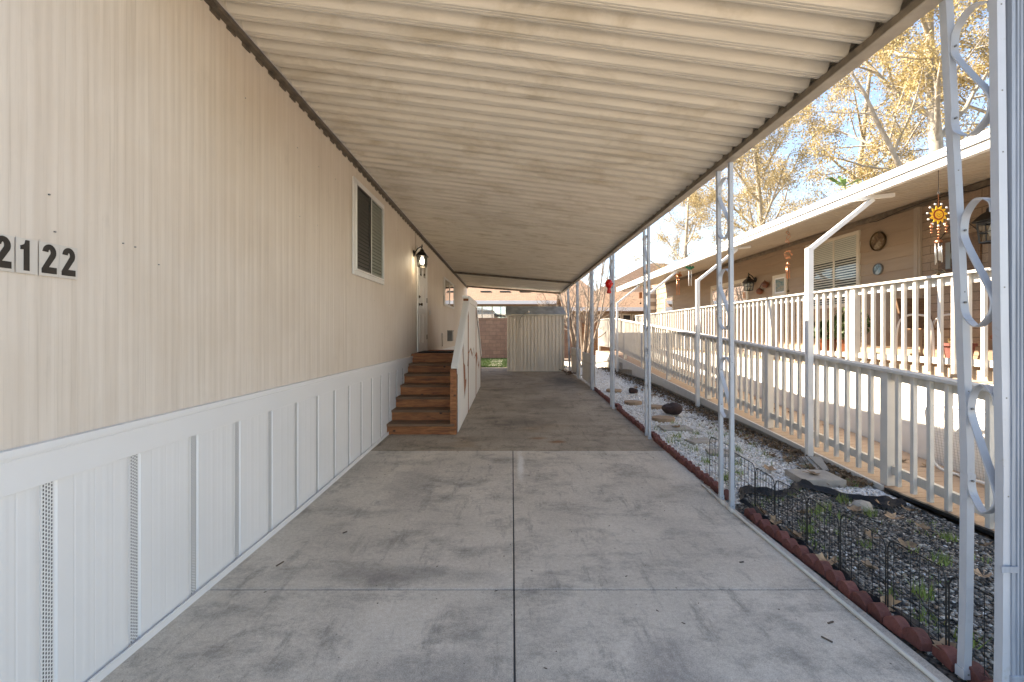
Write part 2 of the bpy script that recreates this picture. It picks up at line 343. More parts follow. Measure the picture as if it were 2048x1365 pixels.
M['skyglass']=glass_mat('reflecting_glass',.45,(.6,.65,.7),.03)
def emis(name,c,st):
    t=NT(name); t.bsdf.inputs['Base Color'].default_value=(*c,1); t.bsdf.inputs['Emission Color'].default_value=(*c,1); t.bsdf.inputs['Emission Strength'].default_value=st; return t.mat
M['bulb']=emis('lit_bulb',(1,.93,.80),6)
def art_mat():
    t=NT('seascape_print'); n=t.noise(t.coord((1,1,3)),5,5,.6,.7); c=t.ramp(n,[(.3,(.05,.11,.12)),(.45,(.15,.22,.20)),(.55,(.30,.27,.20)),(.7,(.10,.12,.10))]); t.color(c); return t.mat
M['art']=art_mat()
def plate_mat():
    t=NT('painted_metal'); n=t.noise(t.coord(),9,4,.6,.5); c=t.ramp(n,[(.35,(.05,.03,.018)),(.5,(.16,.09,.04)),(.65,(.30,.26,.18))]); t.color(c); t.bsdf.inputs['Roughness'].default_value=.4; return t.mat
M['plate']=plate_mat()
def plate2():
    t=NT('painted_plate'); n=t.noise(t.coord(),14,4,.6,.5); c=t.ramp(n,[(.35,(.07,.06,.05)),(.5,(.12,.22,.25)),(.65,(.40,.44,.42))]); t.color(c); t.bsdf.inputs['Roughness'].default_value=.3; return t.mat
M['plate2']=plate2()

# ------------------------------------------------------------------ measure
def gz(y):
    P=[(-60,0),(4,0.0),(6.75,.05),(8.8,.10),(11.1,.17),(14,.20),(200,.2)]
    for (a,za),(b,zb) in zip(P,P[1:]):
        if y<=b: return za+(zb-za)*(y-a)/(b-a) if y>=a else za
    return .2
def WX(y): return -1.88+.0045*(y-2.8)
class FR:  # wall frame: u along, v up, n outward
    def __init__(s,o,u,n): s.o=Vector(o); s.u=Vector(u).normalized(); s.n=Vector(n).normalized()
    def p(s,u,v,n=0): return s.o+s.u*u+Vector((0,0,v))+s.n*n
    def box(s,mb,u0,u1,v0,v1,n0,n1,m=0):
        mb.hexa([s.p(u0,v0,n0),s.p(u1,v0,n0),s.p(u1,v0,n1),s.p(u0,v0,n1),s.p(u0,v1,n0),s.p(u1,v1,n0),s.p(u1,v1,n1),s.p(u0,v1,n1)],m)
    def pane(s,mb,u0,u1,v0,v1,n0,n1=0): mb.face([s.p(u0,v0,n0),s.p(u1,v0,n0),s.p(u1,v1,n0),s.p(u0,v1,n0)])
    def ribbon(s,mb,pts,v0,v1,m=0): mb.grid([[s.p(u,v0,n) for u,n in pts],[s.p(u,v1,n) for u,n in pts]],m)
    def frame(s,mb,u0,u1,v0,v1,w,n0,n1,m=0):
        s.box(mb,u0,u1,v1-w,v1,n0,n1,m); s.box(mb,u0,u1,v0,v0+w,n0,n1,m)
        s.box(mb,u0,u0+w,v0+w,v1-w,n0,n1,m); s.box(mb,u1-w,u1,v0+w,v1-w,n0,n1,m)
WF=FR((WX(0),0,0),(.0045,1,0),(1,-.0045,0))

# ------------------------------------------------------------------ world, sun, camera
sd=Vector((-1,.38,.95)).normalized()
elev=math.asin(sd.z); 
w=bpy.data.worlds.new('World'); bpy.context.scene.world=w; w.use_nodes=True
nt=w.node_tree; bg=nt.nodes['Background']; sky=nt.nodes.new('ShaderNodeTexSky'); sky.sky_type='NISHITA'; sky.sun_disc=False
sky.sun_elevation=elev; sky.sun_rotation=math.atan2(sd.x,sd.y); sky.air_density=.85; sky.dust_density=.15; sky.ozone_density=2.0
nt.links.new(sky.outputs[0],bg.inputs[0]); bg.inputs[1].default_value=.105
L=bpy.data.lights.new('sun','SUN'); L.energy=5.0; L.angle=rad(.5); L.color=(1,.94,.85)
lo=bpy.data.objects.new('sun',L); C.objects.link(lo); lo.rotation_euler=(-sd).to_track_quat('-Z','Y').to_euler(); lo.location=(-20,10,30)
cam=bpy.data.cameras.new('camera'); cam.lens=16; cam.sensor_width=36; cam.shift_y=-.0085; cam.clip_end=500; cam.clip_start=.05
co=bpy.data.objects.new('camera',cam); C.objects.link(co); co.location=(0,0,1.57); co.rotation_euler=(rad(90),0,0); bpy.context.scene.camera=co
sc=bpy.context.scene; sc.view_settings.view_transform='Standard'; sc.view_settings.look='None'; sc.view_settings.exposure=2.27; sc.view_settings.gamma=1
sc.view_settings.use_white_balance=True; sc.view_settings.white_balance_temperature=7850; sc.view_settings.white_balance_tint=11
sc.cycles.max_bounces=10; sc.cycles.diffuse_bounces=6; sc.cycles.transparent_max_bounces=12

# ------------------------------------------------------------------ ground
ys=[-60,-6,4,6.75,8.8,11.1,14,30,120]
def sheet(xs,ys,dz):
    mb=MB(); mb.grid([[(x,y,gz(y)+dz) for x in xs] for y in ys]); return mb
build('bounce_apron',sheet([-14,14],[-8.9,-.3],-.012),M['conc1'],kind='structure',noloc=True)  # unseen pale apron added behind the camera to bounce sunlight into the carport
build('ground',sheet([-150,-2,3.7,150],[-150]+ys,-.09),M['soil'],kind='structure',noloc=True)
build('road',sheet([-60,60],[-16,-9],-.06),M['asphalt'],kind='structure',noloc=True)
def slab(name,x0,x1,y0,y1,m):
    ysl=[y0]+[y for y in ys if y0<y<y1]+[y1]; mb=MB()
    top=[(x0,x1) for _ in ysl]; b=.004
    rows=[]
    for y in ysl:
        z=gz(y); yy=min(max(y,y0+b),y1-b)
        rows.append([(x0,yy,z-.1),(x0,yy,z-b),(x0+b,yy,z),(x1-b,yy,z),(x1,yy,z-b),(x1,yy,z-.1)])
    first=[(x,y0,z-b if z>gz(y0)-.05 else z) for x,_,z in rows[0]]; last=[(x,y1,z-b if z>gz(y1)-.05 else z) for x,_,z in rows[-1]]
    mb.grid([[(p[0],y0,gz(y0)-.1) for p in rows[0]],first]+rows+[last,[(p[0],y1,gz(y1)-.1) for p in rows[-1]]])
    return build(name,mb,m,kind='structure',noloc=True)
XJ=.012
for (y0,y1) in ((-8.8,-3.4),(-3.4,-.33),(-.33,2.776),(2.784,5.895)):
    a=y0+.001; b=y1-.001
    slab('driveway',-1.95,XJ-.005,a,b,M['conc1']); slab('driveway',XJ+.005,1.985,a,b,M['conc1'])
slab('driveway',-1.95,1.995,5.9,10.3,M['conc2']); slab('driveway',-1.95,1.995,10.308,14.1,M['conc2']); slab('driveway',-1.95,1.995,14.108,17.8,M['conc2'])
# joints filler
mb=MB(); mb.grid([[(-1.94,y,gz(y)-.0055),(1.98,y,gz(y)-.0055)] for y in (-8.8,4,6.75,8.8,11.1,14,17.7)]); build('driveway_joint',mb,M['vinylin'],kind='structure',noloc=True)
build('white_gravel_base',sheet([2.0,3.72],[4.2,6.75,8.8,11.1,14,22],-.035),M['wbed'],kind='structure',noloc=True)
build('grey_gravel_base',sheet([2.0,3.72],[-3,4.2],-.035),M['gbed'],kind='structure',noloc=True)
build('lawn_ground',sheet([-6,2.2],[17.8,24],-.02),M['lawn'],kind='structure',noloc=True)

# stones
def fabric_line(x): return 4.22+.30*math.sin((x-2.1)*2.4)+.12*math.sin(x*9)
def stones(n,x0,x1,y0,y1,smin,smax,cond,seed,ybias=1.0):
    r=np.random.RandomState(seed); base=np.array([(1,0,0),(-1,0,0),(0,1,0),(0,-1,0),(0,0,1),(0,0,-1)],float)
    fc=np.array([(0,2,4),(2,1,4),(1,3,4),(3,0,4),(2,0,5),(1,2,5),(3,1,5),(0,3,5)])
    x=r.uniform(x0,x1,n); y=y0+(y1-y0)*r.uniform(0,1,n)**ybias
    k=cond(x,y); x=x[k]; y=y[k]; n=len(x)
    s=r.uniform(smin,smax,n)*(1+.05*np.maximum(0,y-4)); z=np.array([gz(q) for q in y])-.03+r.uniform(.1,1.1,n)*s*.9
    V=np.repeat(base[None],n,0)*(1+r.uniform(-.35,.35,(n,6,3)))+r.uniform(-.25,.25,(n,6,3))
    V[:,:,2]*=.6; V*=s[:,None,None]
    a=r.uniform(0,6.28,n); ca,sa=np.cos(a)[:,None],np.sin(a)[:,None]; X=V[:,:,0]*ca-V[:,:,1]*sa; Y=V[:,:,0]*sa+V[:,:,1]*ca
    t=r.uniform(-.5,.5,n)[:,None]; Z=V[:,:,2]*np.cos(t)+X*np.sin(t); X=X*np.cos(t)-V[:,:,2]*np.sin(t)
    V=np.stack([X+x[:,None],Y+y[:,None],Z+z[:,None]],2).reshape(-1,3)
    F=(fc[None]+6*np.arange(n)[:,None,None]).reshape(-1,3); return V,F
fl=np.vectorize(fabric_line)
V,F=stones(34000,2.07,3.66,3.9,19,.009,.020,lambda x,y:(y>fl(x)),1,1.7)
fast_mesh('white_gravel',V,F,M['wstone'],kind='stuff',label='white gravel bed along the ramp',cat='gravel',smooth=True)
V,F=stones(30000,2.07,3.66,1.2,4.9,.007,.017,lambda x,y:(y<fl(x)+.03),2)
fast_mesh('grey_gravel',V,F,M['gstone'],kind='stuff',label='dark grey gravel bed behind the wire fence',cat='gravel',smooth=True)
V,F=stones(500,2.08,2.18,1.2,4.2,.010,.017,lambda x,y:(y<2.6),3)
fast_mesh('white_pebbles',V,F,M['wstone'],kind='stuff',label='white pebbles strip behind the red edging',cat='gravel')
V,F=stones(700,2.2,3.6,1.3,4.6,.008,.016,lambda x,y:(np.sin(x*7+y*3)>.2),4)
fast_mesh('stray_pebbles',V,F,M['wstone'],kind='stuff',label='stray white pebbles in the grey gravel',cat='gravel')

# fabric ridges
def fabric(pts,label,amp):
    rr=random.Random(3); mb=MB(); rows=[]
    for i in range(46):
        t=i/45; f=t*(len(pts)-1); k=min(int(f),len(pts)-2); p=Vector(pts[k]).lerp(Vector(pts[k+1]),f-k)
        row=[]
        for j in range(9):
            s=(j/8-.5); d=s*.15*(1+.35*math.sin(i*.7)); h=max(0,(1-abs(s)*2.0))*amp*(.42+.22*math.sin(i*.37)+.16*math.sin(i*1.3+1)+.22*rr.random()+.25*math.sin(j*1.9+i*.5))+.004
            row.append((p[0]+d*.35+rr.uniform(-.006,.006),p[1]+d,gz(p[1])+max(-.004,h)))
        rows.append(row)
    mb.grid(rows); return build('landscape_fabric',mb,M['fabric'],label=label,cat='landscape fabric',smooth=True)
fabric([(x,fabric_line(x),0) for x in np.linspace(2.16,3.6,14)],'crumpled black landscape fabric between the white gravel and the grey gravel',.075)
mb=MB(); 
rr=random.Random(9); rows=[]
for i in range(60):
    y=1.3+i*.05; rows.append([(2.12+.02*math.sin(i*.8),y,gz(y)-.012),(2.145+.02*math.sin(i*.8),y,gz(y)+.008+.012*rr.random()),(2.17+.03*math.sin(i*.6),y,gz(y)+.006)])
mb.grid(rows); build('landscape_fabric',mb,M['fabric'],label='long black landscape fabric edge running along the red scalloped edging',cat='landscape fabric')

# ------------------------------------------------------------------ mobile home (left)
home=thing('mobile_home',(-5.2,9.5,0),'beige ribbed metal mobile home with white skirting on the left of the driveway','mobile home')
Y0,Y1=.55,18.35
pts=[]; y=Y0; i=0; rr=random.Random(2)
while y<Y1:
    pts+= [(y+.103*q/12,0.0006*math.sin(2*PI*q/12)+.0004*math.sin(4*PI*q/12+1)) for q in range(12)]; y+=.103
pts.append((Y1,0))
mb=MB(); WF.ribbon(mb,pts,1.04,3.75); 
x=-7.2
mb.face([(WX(Y0),Y0,1.04),(x,Y0,1.04),(x,Y0,3.75),(WX(Y0),Y0,3.75)]); mb.face([(WX(Y1),Y1,1.04),(x,Y1,1.04),(x,Y1,3.75),(WX(Y1),Y1,3.75)])
mb.face([(x,Y0,0),(x,Y1,0),(x,Y1,3.75),(x,Y0,3.75)])
build('wall',mb,M['siding'],home,recalc=False)
mb=MB(); mb.prism([(-7.4,Y0-.15,3.75),(-1.86,Y0-.15,3.75),(-4.6,Y0-.15,4.25)],(0,Y1-Y0+.3,0)); build('roof',mb,M['galv'],home)
mb=MB(); WF.box(mb,Y0,Y1,3.585,3.615,-.02,.045); WF.box(mb,Y0,Y1,3.50,3.585,-.02,.010); 
for i in range(110): WF.box(mb,1.7+i*.16,1.7+i*.16+.012,3.592,3.604,.045,.049)
# tapering channel follows roof
mb=MB()
def zL(y): return 3.64-.0155*(y-2.8)
def chan(u0,u1,a0,a1,n0,n1,m=0):
    mb.hexa([WF.p(u0,zL(u0)+a0,n0),WF.p(u1,zL(u1)+a0,n0),WF.p(u1,zL(u1)+a0,n1),WF.p(u0,zL(u0)+a0,n1),WF.p(u0,zL(u0)+a1,n0),WF.p(u1,zL(u1)+a1,n0),WF.p(u1,zL(u1)+a1,n1),WF.p(u0,zL(u0)+a1,n1)],m)
chan(1.6,Y1,-.045,-.012,-.004,.050,0); 
for i in range(100):
    u=1.65+i*.168; chan(u,u+.09,-.066-.008*R.random(),-.045,-.004,.010,1)
build('roof_channel',mb,[M['darktrim'],M['darktrim']],home)
# trim band
mb=MB(); 
for y0_,y1_,z0,z1 in ((Y0-.02,Y1,.965,1.105),):
    WF.box(mb,y0_,y1_,z0,z1,.0,.022); WF.box(mb,y0_,y1_,z1,z1+.028,.0,.034); WF.box(mb,y0_,y1_,z1-.016,z1-.010,.022,.026)
build('skirting_band',mb,M['vinyl'],home,bevel=.003)
# skirting with profile
mb=MB(); pts=[]; V0=1.846-.42*4
stripv=[]; y=Y0
u=V0
while u<Y1:
    # strip at u-.026..u+.026
    for a,b in ((u-.026,u+.026),): stripv.append((a,b))
    seg=[(u-.034,0.0),(u-.028,-.006),(u+.028,-.006),(u+.034,.0),(u+.036,.003),(u+.08,.003)]
    for k in range(3):
        c=u+.115+k*.095; seg+=[(c-.012,.003),(c-.006,.0021),(c,.003),(c+.03,.003),(c+.042,.0038),(c+.053,.0038),(c+.065,.003)]
    pts+=seg; u+=.42
pts=[p for p in pts if Y0<=p[0]<=Y1]
mb.grid([[WF.p(a,-.02 if True else 0,n+.002) for a,n in pts],[WF.p(a,.97,n+.002) for a,n in pts]])
x=-7.1
mb.face([(WX(Y0),Y0,0),(x,Y0,0),(x,Y0,1.04),(WX(Y0),Y0,1.04)]); mb.face([(WX(Y1),Y1,0),(x,Y1,0),(x,Y1,1.04),(WX(Y1),Y1,1.04)])
skirt=build('skirting',mb,M['vinyl'],home,recalc=False)
vn=0
for a,b in stripv:
    if a<1.2 or a>9: continue
    mb=MB(); WF.box(mb,a,b,.02,.964,-.004,.0)
    for ci in range(4):
        nrow=58
        for k in range(nrow):
            z=.035+k*.016+(.008 if ci%2 else 0); uu=a+.007+ci*.0113
            WF.box(mb,uu,uu+.0042,z,z+.0095,.0,.0009,1)
    build('vent_strip',mb,[M['vinyl'],M['vinylin']],home)
mb=MB()
yy=[Y0,4,6.75,8.8,11.1,14,Y1]
for a,b in zip(yy,yy[1:]):
    za,zb=gz(a),gz(b)
    mb.hexa([WF.p(a,za-.01,.0),WF.p(b,zb-.01,.0),WF.p(b,zb-.01,.032),WF.p(a,za-.01,.032),WF.p(a,za+.012,.0),WF.p(b,zb+.012,.0),WF.p(b,zb+.012,.032),WF.p(a,za+.012,.032)])
    mb.hexa([WF.p(a,za+.012,.024),WF.p(b,zb+.012,.024),WF.p(b,zb+.012,.032),WF.p(a,za+.012,.032),WF.p(a,za+.042,.024),WF.p(b,zb+.042,.024),WF.p(b,zb+.042,.032),WF.p(a,za+.042,.032)])
build('base_trim',mb,M['vinyl'],home)
for (u,v) in [(1.85,2.13),(2.20,2.0),(2.42,1.93)]+[(1.9+.42*i+R.uniform(-.05,.05),z+R.uniform(-.03,.03)) for i in range(14) for z in (2.0,2.62,3.2) if R.random()<.3]:
    if 5.2<u<6.6 and v>2.2: continue
    mb=MB(); WF.box(mb,u-.003,u+.003,v-.003,v+.003,.0,.006); build('wall_screw',mb,M['graybox'],home)
# windows
def hung_window(u0,u1,v0,v1,tall=True):
    mb=MB(); WF.frame(mb,u0,u1,v0,v1,.055 if tall else .035,.006,.030); um=(u0+u1)/2
    fr=build('window',mb,M['white'],home,bevel=.003)
    f=.055 if tall else .035
    mb=MB(); WF.frame(mb,u0+f,u1-f,v0+f,v1-f,.02,.010,.044); WF.box(mb,um-.018,um+.018,v0+f+.02,v1-f-.02,.010,.040); build('sash',mb,M['white'],fr,bevel=.002)
    mb=MB(); WF.box(mb,u0+.03,u1-.03,v0+.03,v1-.03,.001,.010); build('backing',mb,M['inside'],fr)
    mb=MB()
    if tall:
        z=v0+.09
        while z<v1-.09:
            WF.box(mb,u0+.08,u1-.08,z,z+.030,.012,.014); WF.box(mb,u0+.08,u1-.08,z+.030,z+.034,.012,.022); z+=.046
        build('blinds',mb,M['blind'],fr)
    mb=MB(); WF.pane(mb,um+.018,u1-f-.02,v0+f+.02,v1-f-.02,.027,.029); build('pane',mb,M['glass'],fr)
    mb=MB()
    if tall:
        WF.pane(mb,u0+f+.02,um-.018,v0+f+.02,v1-f-.02,.034,.036); build('insect_screen',mb,M['screen'],fr)
        mb=MB(); WF.frame(mb,u0+f+.02,um-.018,v0+f+.02,v1-f-.02,.014,.030,.041); build('screen_frame',mb,M['screenframe'],fr)
    else:
        WF.pane(mb,u0+f+.02,um-.018,v0+f+.02,v1-f-.02,.027,.029); build('pane',mb,M['skyglass'],fr)
hung_window(5.30,6.54,2.25,3.39); hung_window(12.2,14.2,2.29,3.06,False)
# door
mb=MB(); WF.frame(mb,8.84,9.80,1.15,3.25,.05,.004,.030); dfr=build('door_frame',mb,M['white'],home,bevel=.003)
mb=MB(); WF.box(mb,8.89,9.75,1.20,3.20,.004,.020)
for (a,b) in ((8.98,9.28),(9.36,9.66)):
    for (c,d) in ((1.35,1.95),(2.05,2.55)): WF.frame(mb,a,b,c,d,.022,.020,.027); WF.box(mb,a+.05,b-.05,c+.05,d-.05,.020,.026)
    WF.frame(mb,a,b,2.68,3.06,.022,.020,.027)
door=build('door',mb,M['fascia'],home,bevel=.002)
mb=MB(); WF.pane(mb,9.005,9.255,2.705,3.035,.0205,.0225); WF.pane(mb,9.385,9.635,2.705,3.035,.0205,.0225); build('door_light',mb,M['skyglass'],door)
mb=MB(); c=WF.p(8.97,2.12,.02); mb.lathe([(.0,.0),(.032,.0),(.032,.008),(.012,.012),(.012,.035),(.027,.045),(.03,.06),(.022,.07),(0,.072)],c,14,axis='x'); build('door_knob',mb,M['brass'],door,smooth=True)
mb=MB(); c=WF.p(8.97,2.27,.02); mb.lathe([(0,0),(.03,0),(.03,.012),(.014,.016),(.014,.03),(0,.03)],c,14,axis='x'); build('deadbolt',mb,M['brass'],door,smooth=True)
for z in (1.42,2.2,3.0):
    mb=MB(); WF.box(mb,9.745,9.757,z,z+.10,.02,.034); build('hinge',mb,M['brass'],door)
mb=MB(); WF.box(mb,10.15,10.19,1.95,2.06,.004,.022); build('doorbell',mb,M['white'],home,bevel=.004)
mb=MB(); WF.box(mb,12.9,13.2,1.32,1.60,.0,.13); WF.box(mb,12.88,13.22,1.60,1.625,.0,.15); build('outlet_box',mb,M['graybox'],home,bevel=.004)
mb=MB(); mb.tube([WF.p(8.72,3.0,.012),WF.p(8.72,3.54,.012)],.004,5); build('lamp_cable',mb,M['tantrim'],home)
mb=MB(); mb.tube([WF.p(11.9,1.2,.02),WF.p(11.9,1.55,.02)],.02,8); build('conduit',mb,M['siding'],home,smooth=True)
# house number cards 2 1 2 2
def digit(ch):
    if ch=='1': return [(.30,0),(.62,0),(.62,1),(.40,1),(.34,.86),(.12,.80),(.12,.67),(.30,.69)]
    o=[]; # outer contour of 2
    top=[(.5+.42*math.cos(a),.72+.28*math.sin(a)) for a in np.linspace(PI*.98,-.55,14)]
    inn=[(.5+.08*math.cos(a),.72+.10*math.sin(a)) for a in np.linspace(-.45,PI*.98,12)]
    return top+[(.46,.22),(.95,.22),(.95,0),(.03,0),(.03,.15)]+inn
for k,(ch,u) in enumerate((('2',1.637),('1',1.722),('2',1.806),('2',1.886))):
    mb=MB(); WF.box(mb,u,u+.078,1.797,1.932,.0065,.0085); cd=build('number_card',mb,M['signcard'],home)
    mb=MB(); P=digit(ch); w_,h_=.064,.118
    import mathutils
    tri=mathutils.geometry.tessellate_polygon([[Vector((p[0],p[1],0)) for p in P]])
    n0=len(mb.v); mb.v+=[tuple(WF.p(u+.007+p[0]*w_,1.808+p[1]*h_,.0105)) for p in P]
    for t in tri: mb.f.append(tuple(n0+q for q in t)); mb.m.append(0)
    # rim
    for i in range(len(P)):
        a=P[i]; b=P[(i+1)%len(P)]; mb.face([WF.p(u+.007+a[0]*w_,1.808+a[1]*h_,.0085),WF.p(u+.007+b[0]*w_,1.808+b[1]*h_,.0085),WF.p(u+.007+b[0]*w_,1.808+b[1]*h_,.0105),WF.p(u+.007+a[0]*w_,1.808+a[1]*h_,.0105)])
    build('digit',mb,M['digit'],cd)

# ------------------------------------------------------------------ wall lantern
def lantern(c,s,nx,label,lit,tilt=0,cat='wall lantern'):
    # c: wall point at back plate centre, nx outward x sign
    t=thing('wall_lantern',c,label,cat); x,y,z=c; cx=x+nx*.14*s
    mb=MB(); mb.lathe([(0,0),(.055*s,0),(.055*s,nx*.012*s),(.03*s,nx*.025*s),(0,nx*.03*s)],(x,y,z+.02*s),16,axis='x'); build('back_plate',mb,M['black'],t,smooth=True)
    mb=MB(); mb.tube([(x+nx*.02*s,y,z+.03*s),(x+nx*.07*s,y,z+.10*s),(x+nx*.12*s,y,z+.13*s),(cx,y,z+.09*s)],.009*s,8); build('arm',mb,M['black'],t,smooth=True)
    mb=MB(); q=PI/4
    def sq(r,h): return [(cx+r*math.cos(q+k*PI/2),y+r*math.sin(q+k*PI/2),z+h*s) for k in range(4)]
    mb.grid([sq(.125*s,-.035),sq(.128*s,-.025),sq(.075*s,.03),sq(.045*s,.05),sq(.04*s,.075),sq(.012*s,.095),sq(.009*s,.12),sq(.016*s,.135),sq(.003*s,.17)],close=True)
    mb.face(sq(.125*s,-.035)); build('roof',mb,M['black'],t)
    mb=MB()
    for k in range(4):
        a=q+k*PI/2; px,py=math.cos(a),math.sin(a)
        mb.bar((cx+.095*s*px,y+.095*s*py,z-.035*s),(cx+.08*s*px,y+.08*s*py,z-.20*s),.012*s,.012*s)
        a2=a+PI/2; p2x,p2y=math.cos(a2),math.sin(a2)
        for r,h in ((.08,-.20),(.088,-.12),(.095,-.045)):
            mb.bar((cx+r*s*px,y+r*s*py,z+h*s),(cx+r*s*p2x,y+r*s*p2y,z+h*s),(.008 if r==.088 else .013)*s,(.006 if r==.088 else .012)*s)
        mx,my=(px+p2x)/2,(py+p2y)/2
        mb.bar((cx+.092*s*mx,y+.092*s*my,z-.04*s),(cx+.08*s*mx,y+.08*s*my,z-.2*s),.005*s,.005*s)
    build('cage',mb,M['black'],t)
    mb=MB()
    for k in range(4):
        a=q+k*PI/2; a2=a+PI/2
        mb.face([(cx+.088*s*math.cos(a),y+.088*s*math.sin(a),z-.045*s),(cx+.088*s*math.cos(a2),y+.088*s*math.sin(a2),z-.045*s),(cx+.075*s*math.cos(a2),y+.075*s*math.sin(a2),z-.198*s),(cx+.075*s*math.cos(a),y+.075*s*math.sin(a),z-.198*s)])
    build('glass',mb,M['glass'],t)
    mb=MB(); mb.lathe([(0,-.16*s),(.025*s,-.15*s),(.034*s,-.11*s),(.022*s,-.07*s),(.014*s,-.04*s)],(cx,y,z),12); build('bulb',mb,M['bulb'] if lit else M['signcard'],t,smooth=True)
    return t
lantern((WX(8.55)+.004,8.55,3.03),1.15,1,'black wall lantern with lit bulb beside the white door',True)
pl=bpy.data.lights.new('lantern_glow','POINT'); pl.energy=.5; pl.color=(1,.85,.6); pl.shadow_soft_size=.04
po=bpy.data.objects.new('lantern_glow',pl); C.objects.link(po); po.location=(WX(8.55)+.165,8.55,2.80)

# ------------------------------------------------------------------ stairs
SX0,SX1=-1.845,-.875
st=thing('wooden_stairs',((SX0+SX1)/2,6.75,.05),'stained brown wooden stairs and landing with a broken white guard up to the door','stairs')
rise=(1.175-.05)/7; run=.268; zb=.05
tops=[]
for k in range(7):
    y=6.76+k*run; z=zb+rise*(k+1)
    ext=-.075 if k<7 else 0
    x0=SX0-.0+ext*0
    if k<6:
        mb=MB(); mb.box(SX0-.03,SX1+.02,y-.025,y+run+.02,z-.036,z); build('tread',mb,M['tread'],st,bevel=.006)
    mb=MB(); mb.box(SX0-.02,SX1+.01,y,y+.03,z-rise+.001,z-.037); build('riser',mb,M['wood'],st,bevel=.004)
mb=MB()
for i in range(17):
    y=6.76+6*run-.03+i*.14; 
    if y<10.25: mb.box(SX0-.0,SX1+.02,y,y+.134,1.139,1.175)
build('landing',mb,M['wood'],st,bevel=.004)
mb=MB(); mb.box(SX0,SX1+.01,8.40,8.44,1.0,1.138); mb.box(SX0,SX1,10.2,10.24,.9,1.138); build('joist',mb,M['wood'],st)
for k in range(6):
    y=10.27+k*.26; z=1.175-(k+1)*rise; mb=MB(); mb.box(SX0-.01,SX1+.01,y-.02,y+.28,z-.036,z); build('tread',mb,M['wood'],st,bevel=.005)
# guard
gx=SX1+.045
def post(x,y,z0,z1,s=.09): mb=MB(); mb.box(x-s/2,x+s/2,y-s/2,y+s/2,z0,z1); return build('post',mb,M['wood'],st,bevel=.004)
post(gx-.045,6.80,zb,1.02); post(gx-.02,8.42,.07,2.19); post(gx-.02,10.22,.13,2.19); post(gx-.02,11.75,.17,1.08)
mb=MB(); A=(gx-.02,6.70,1.05); B=(gx-.02,8.40,2.14); mb.bar(A,B,.095,.04); mb.bar((gx+.03,6.70,.99),(gx+.03,8.40,2.09),.022,.10); build('handrail',mb,M['fascia'],st,bevel=.003)
mb=MB(); mb.box(gx-.085,gx+.045,8.38,10.30,2.20,2.245); mb.box(gx+.018,gx+.040,8.40,10.28,2.12,2.20); build('handrail',mb,M['fascia'],st,bevel=.003)
mb=MB(); mb.bar((gx-.02,10.28,2.14),(gx-.02,11.85,1.03),.095,.04); mb.bar((gx+.03,10.28,2.09),(gx+.03,11.85,.98),.022,.10); build('handrail',mb,M['fascia'],st,bevel=.003)
# guard skin: polygons with gaps (Y,z), x thickness
def skin(poly,x,m='fascia',th=.010,nm='guard_panel'):
    mb=MB(); mb.prism([(x,a,b) for a,b in poly],(th,0,0)); return build(nm,mb,M[m],st)
g0=lambda y:gz(y)+.01
skin([(6.86,g0(6.86)),(11.78,g0(11.7)),(11.78,.62),(11.55,.80),(11.42,.60),(11.2,.75),(10.95,.62),(10.7,.95),(10.5,.7),(10.24,1.05),(9.9,.98),(9.55,1.22),(9.30,1.05),(8.9,1.22),(8.62,1.16),(8.52,.75),(8.36,.95),(8.10,.62),(7.78,.42),(7.70,.62),(7.58,.98),(7.45,1.28),(6.86,.93)],gx+.010)
skin([(7.62,1.40),(8.33,1.86),(8.33,1.10),(8.18,.78),(8.0,.74),(7.9,1.0),(7.72,1.05),(7.66,1.2)],gx+.012)
skin([(8.50,1.20),(8.95,1.28),(9.35,1.14),(9.6,1.27),(9.9,1.03),(10.16,1.12),(10.16,2.13),(8.50,2.13)],gx+.012)
skin([(10.28,1.95),(11.70,.95),(11.70,.72),(11.5,.9),(11.35,.68),(11.1,.95),(10.9,.8),(10.6,1.1),(10.28,1.12)],gx+.012)
mb=MB()
for y in (7.15,7.66,9.2,9.66,10.75): mb.box(gx-.035,gx+.005,y-.02,y+.05,g0(y),min(2.1,1.0+(y-6.7)*.65) if y<8.4 else (2.12 if y<10.3 else 1.75))
mb.bar((gx-.015,6.9,.42),(gx-.015,8.5,1.35),.035,.14); mb.box(gx-.035,gx+.004,8.45,10.2,1.02,1.16); mb.bar((gx-.015,10.3,1.1),(gx-.015,11.7,.35),.035,.14)
build('guard_framing',mb,M['wood'],st,bevel=.003)
for y in (6.95,7.2,7.45,7.95,8.2,8.7,8.95,9.2,9.45,9.7,9.95):
    pass
mb=MB(); mb.prism([(gx-.0,a,b) for a,b in [(6.9,g0(6.9)+.03),(11.7,g0(11.7)+.03),(11.7,.95),(10.26,1.95),(10.26,2.1),(8.46,2.1),(8.30,1.86),(6.9,.95)]],(.008,0,0)); build('guard_backing',mb,M['wood'],st)
mb=MB(); mb.box(-1.80,-1.15,8.62,9.35,1.176,1.192); build('doormat',mb,M['rubber'],label='black rubber doormat on the landing in front of the white door',cat='doormat')

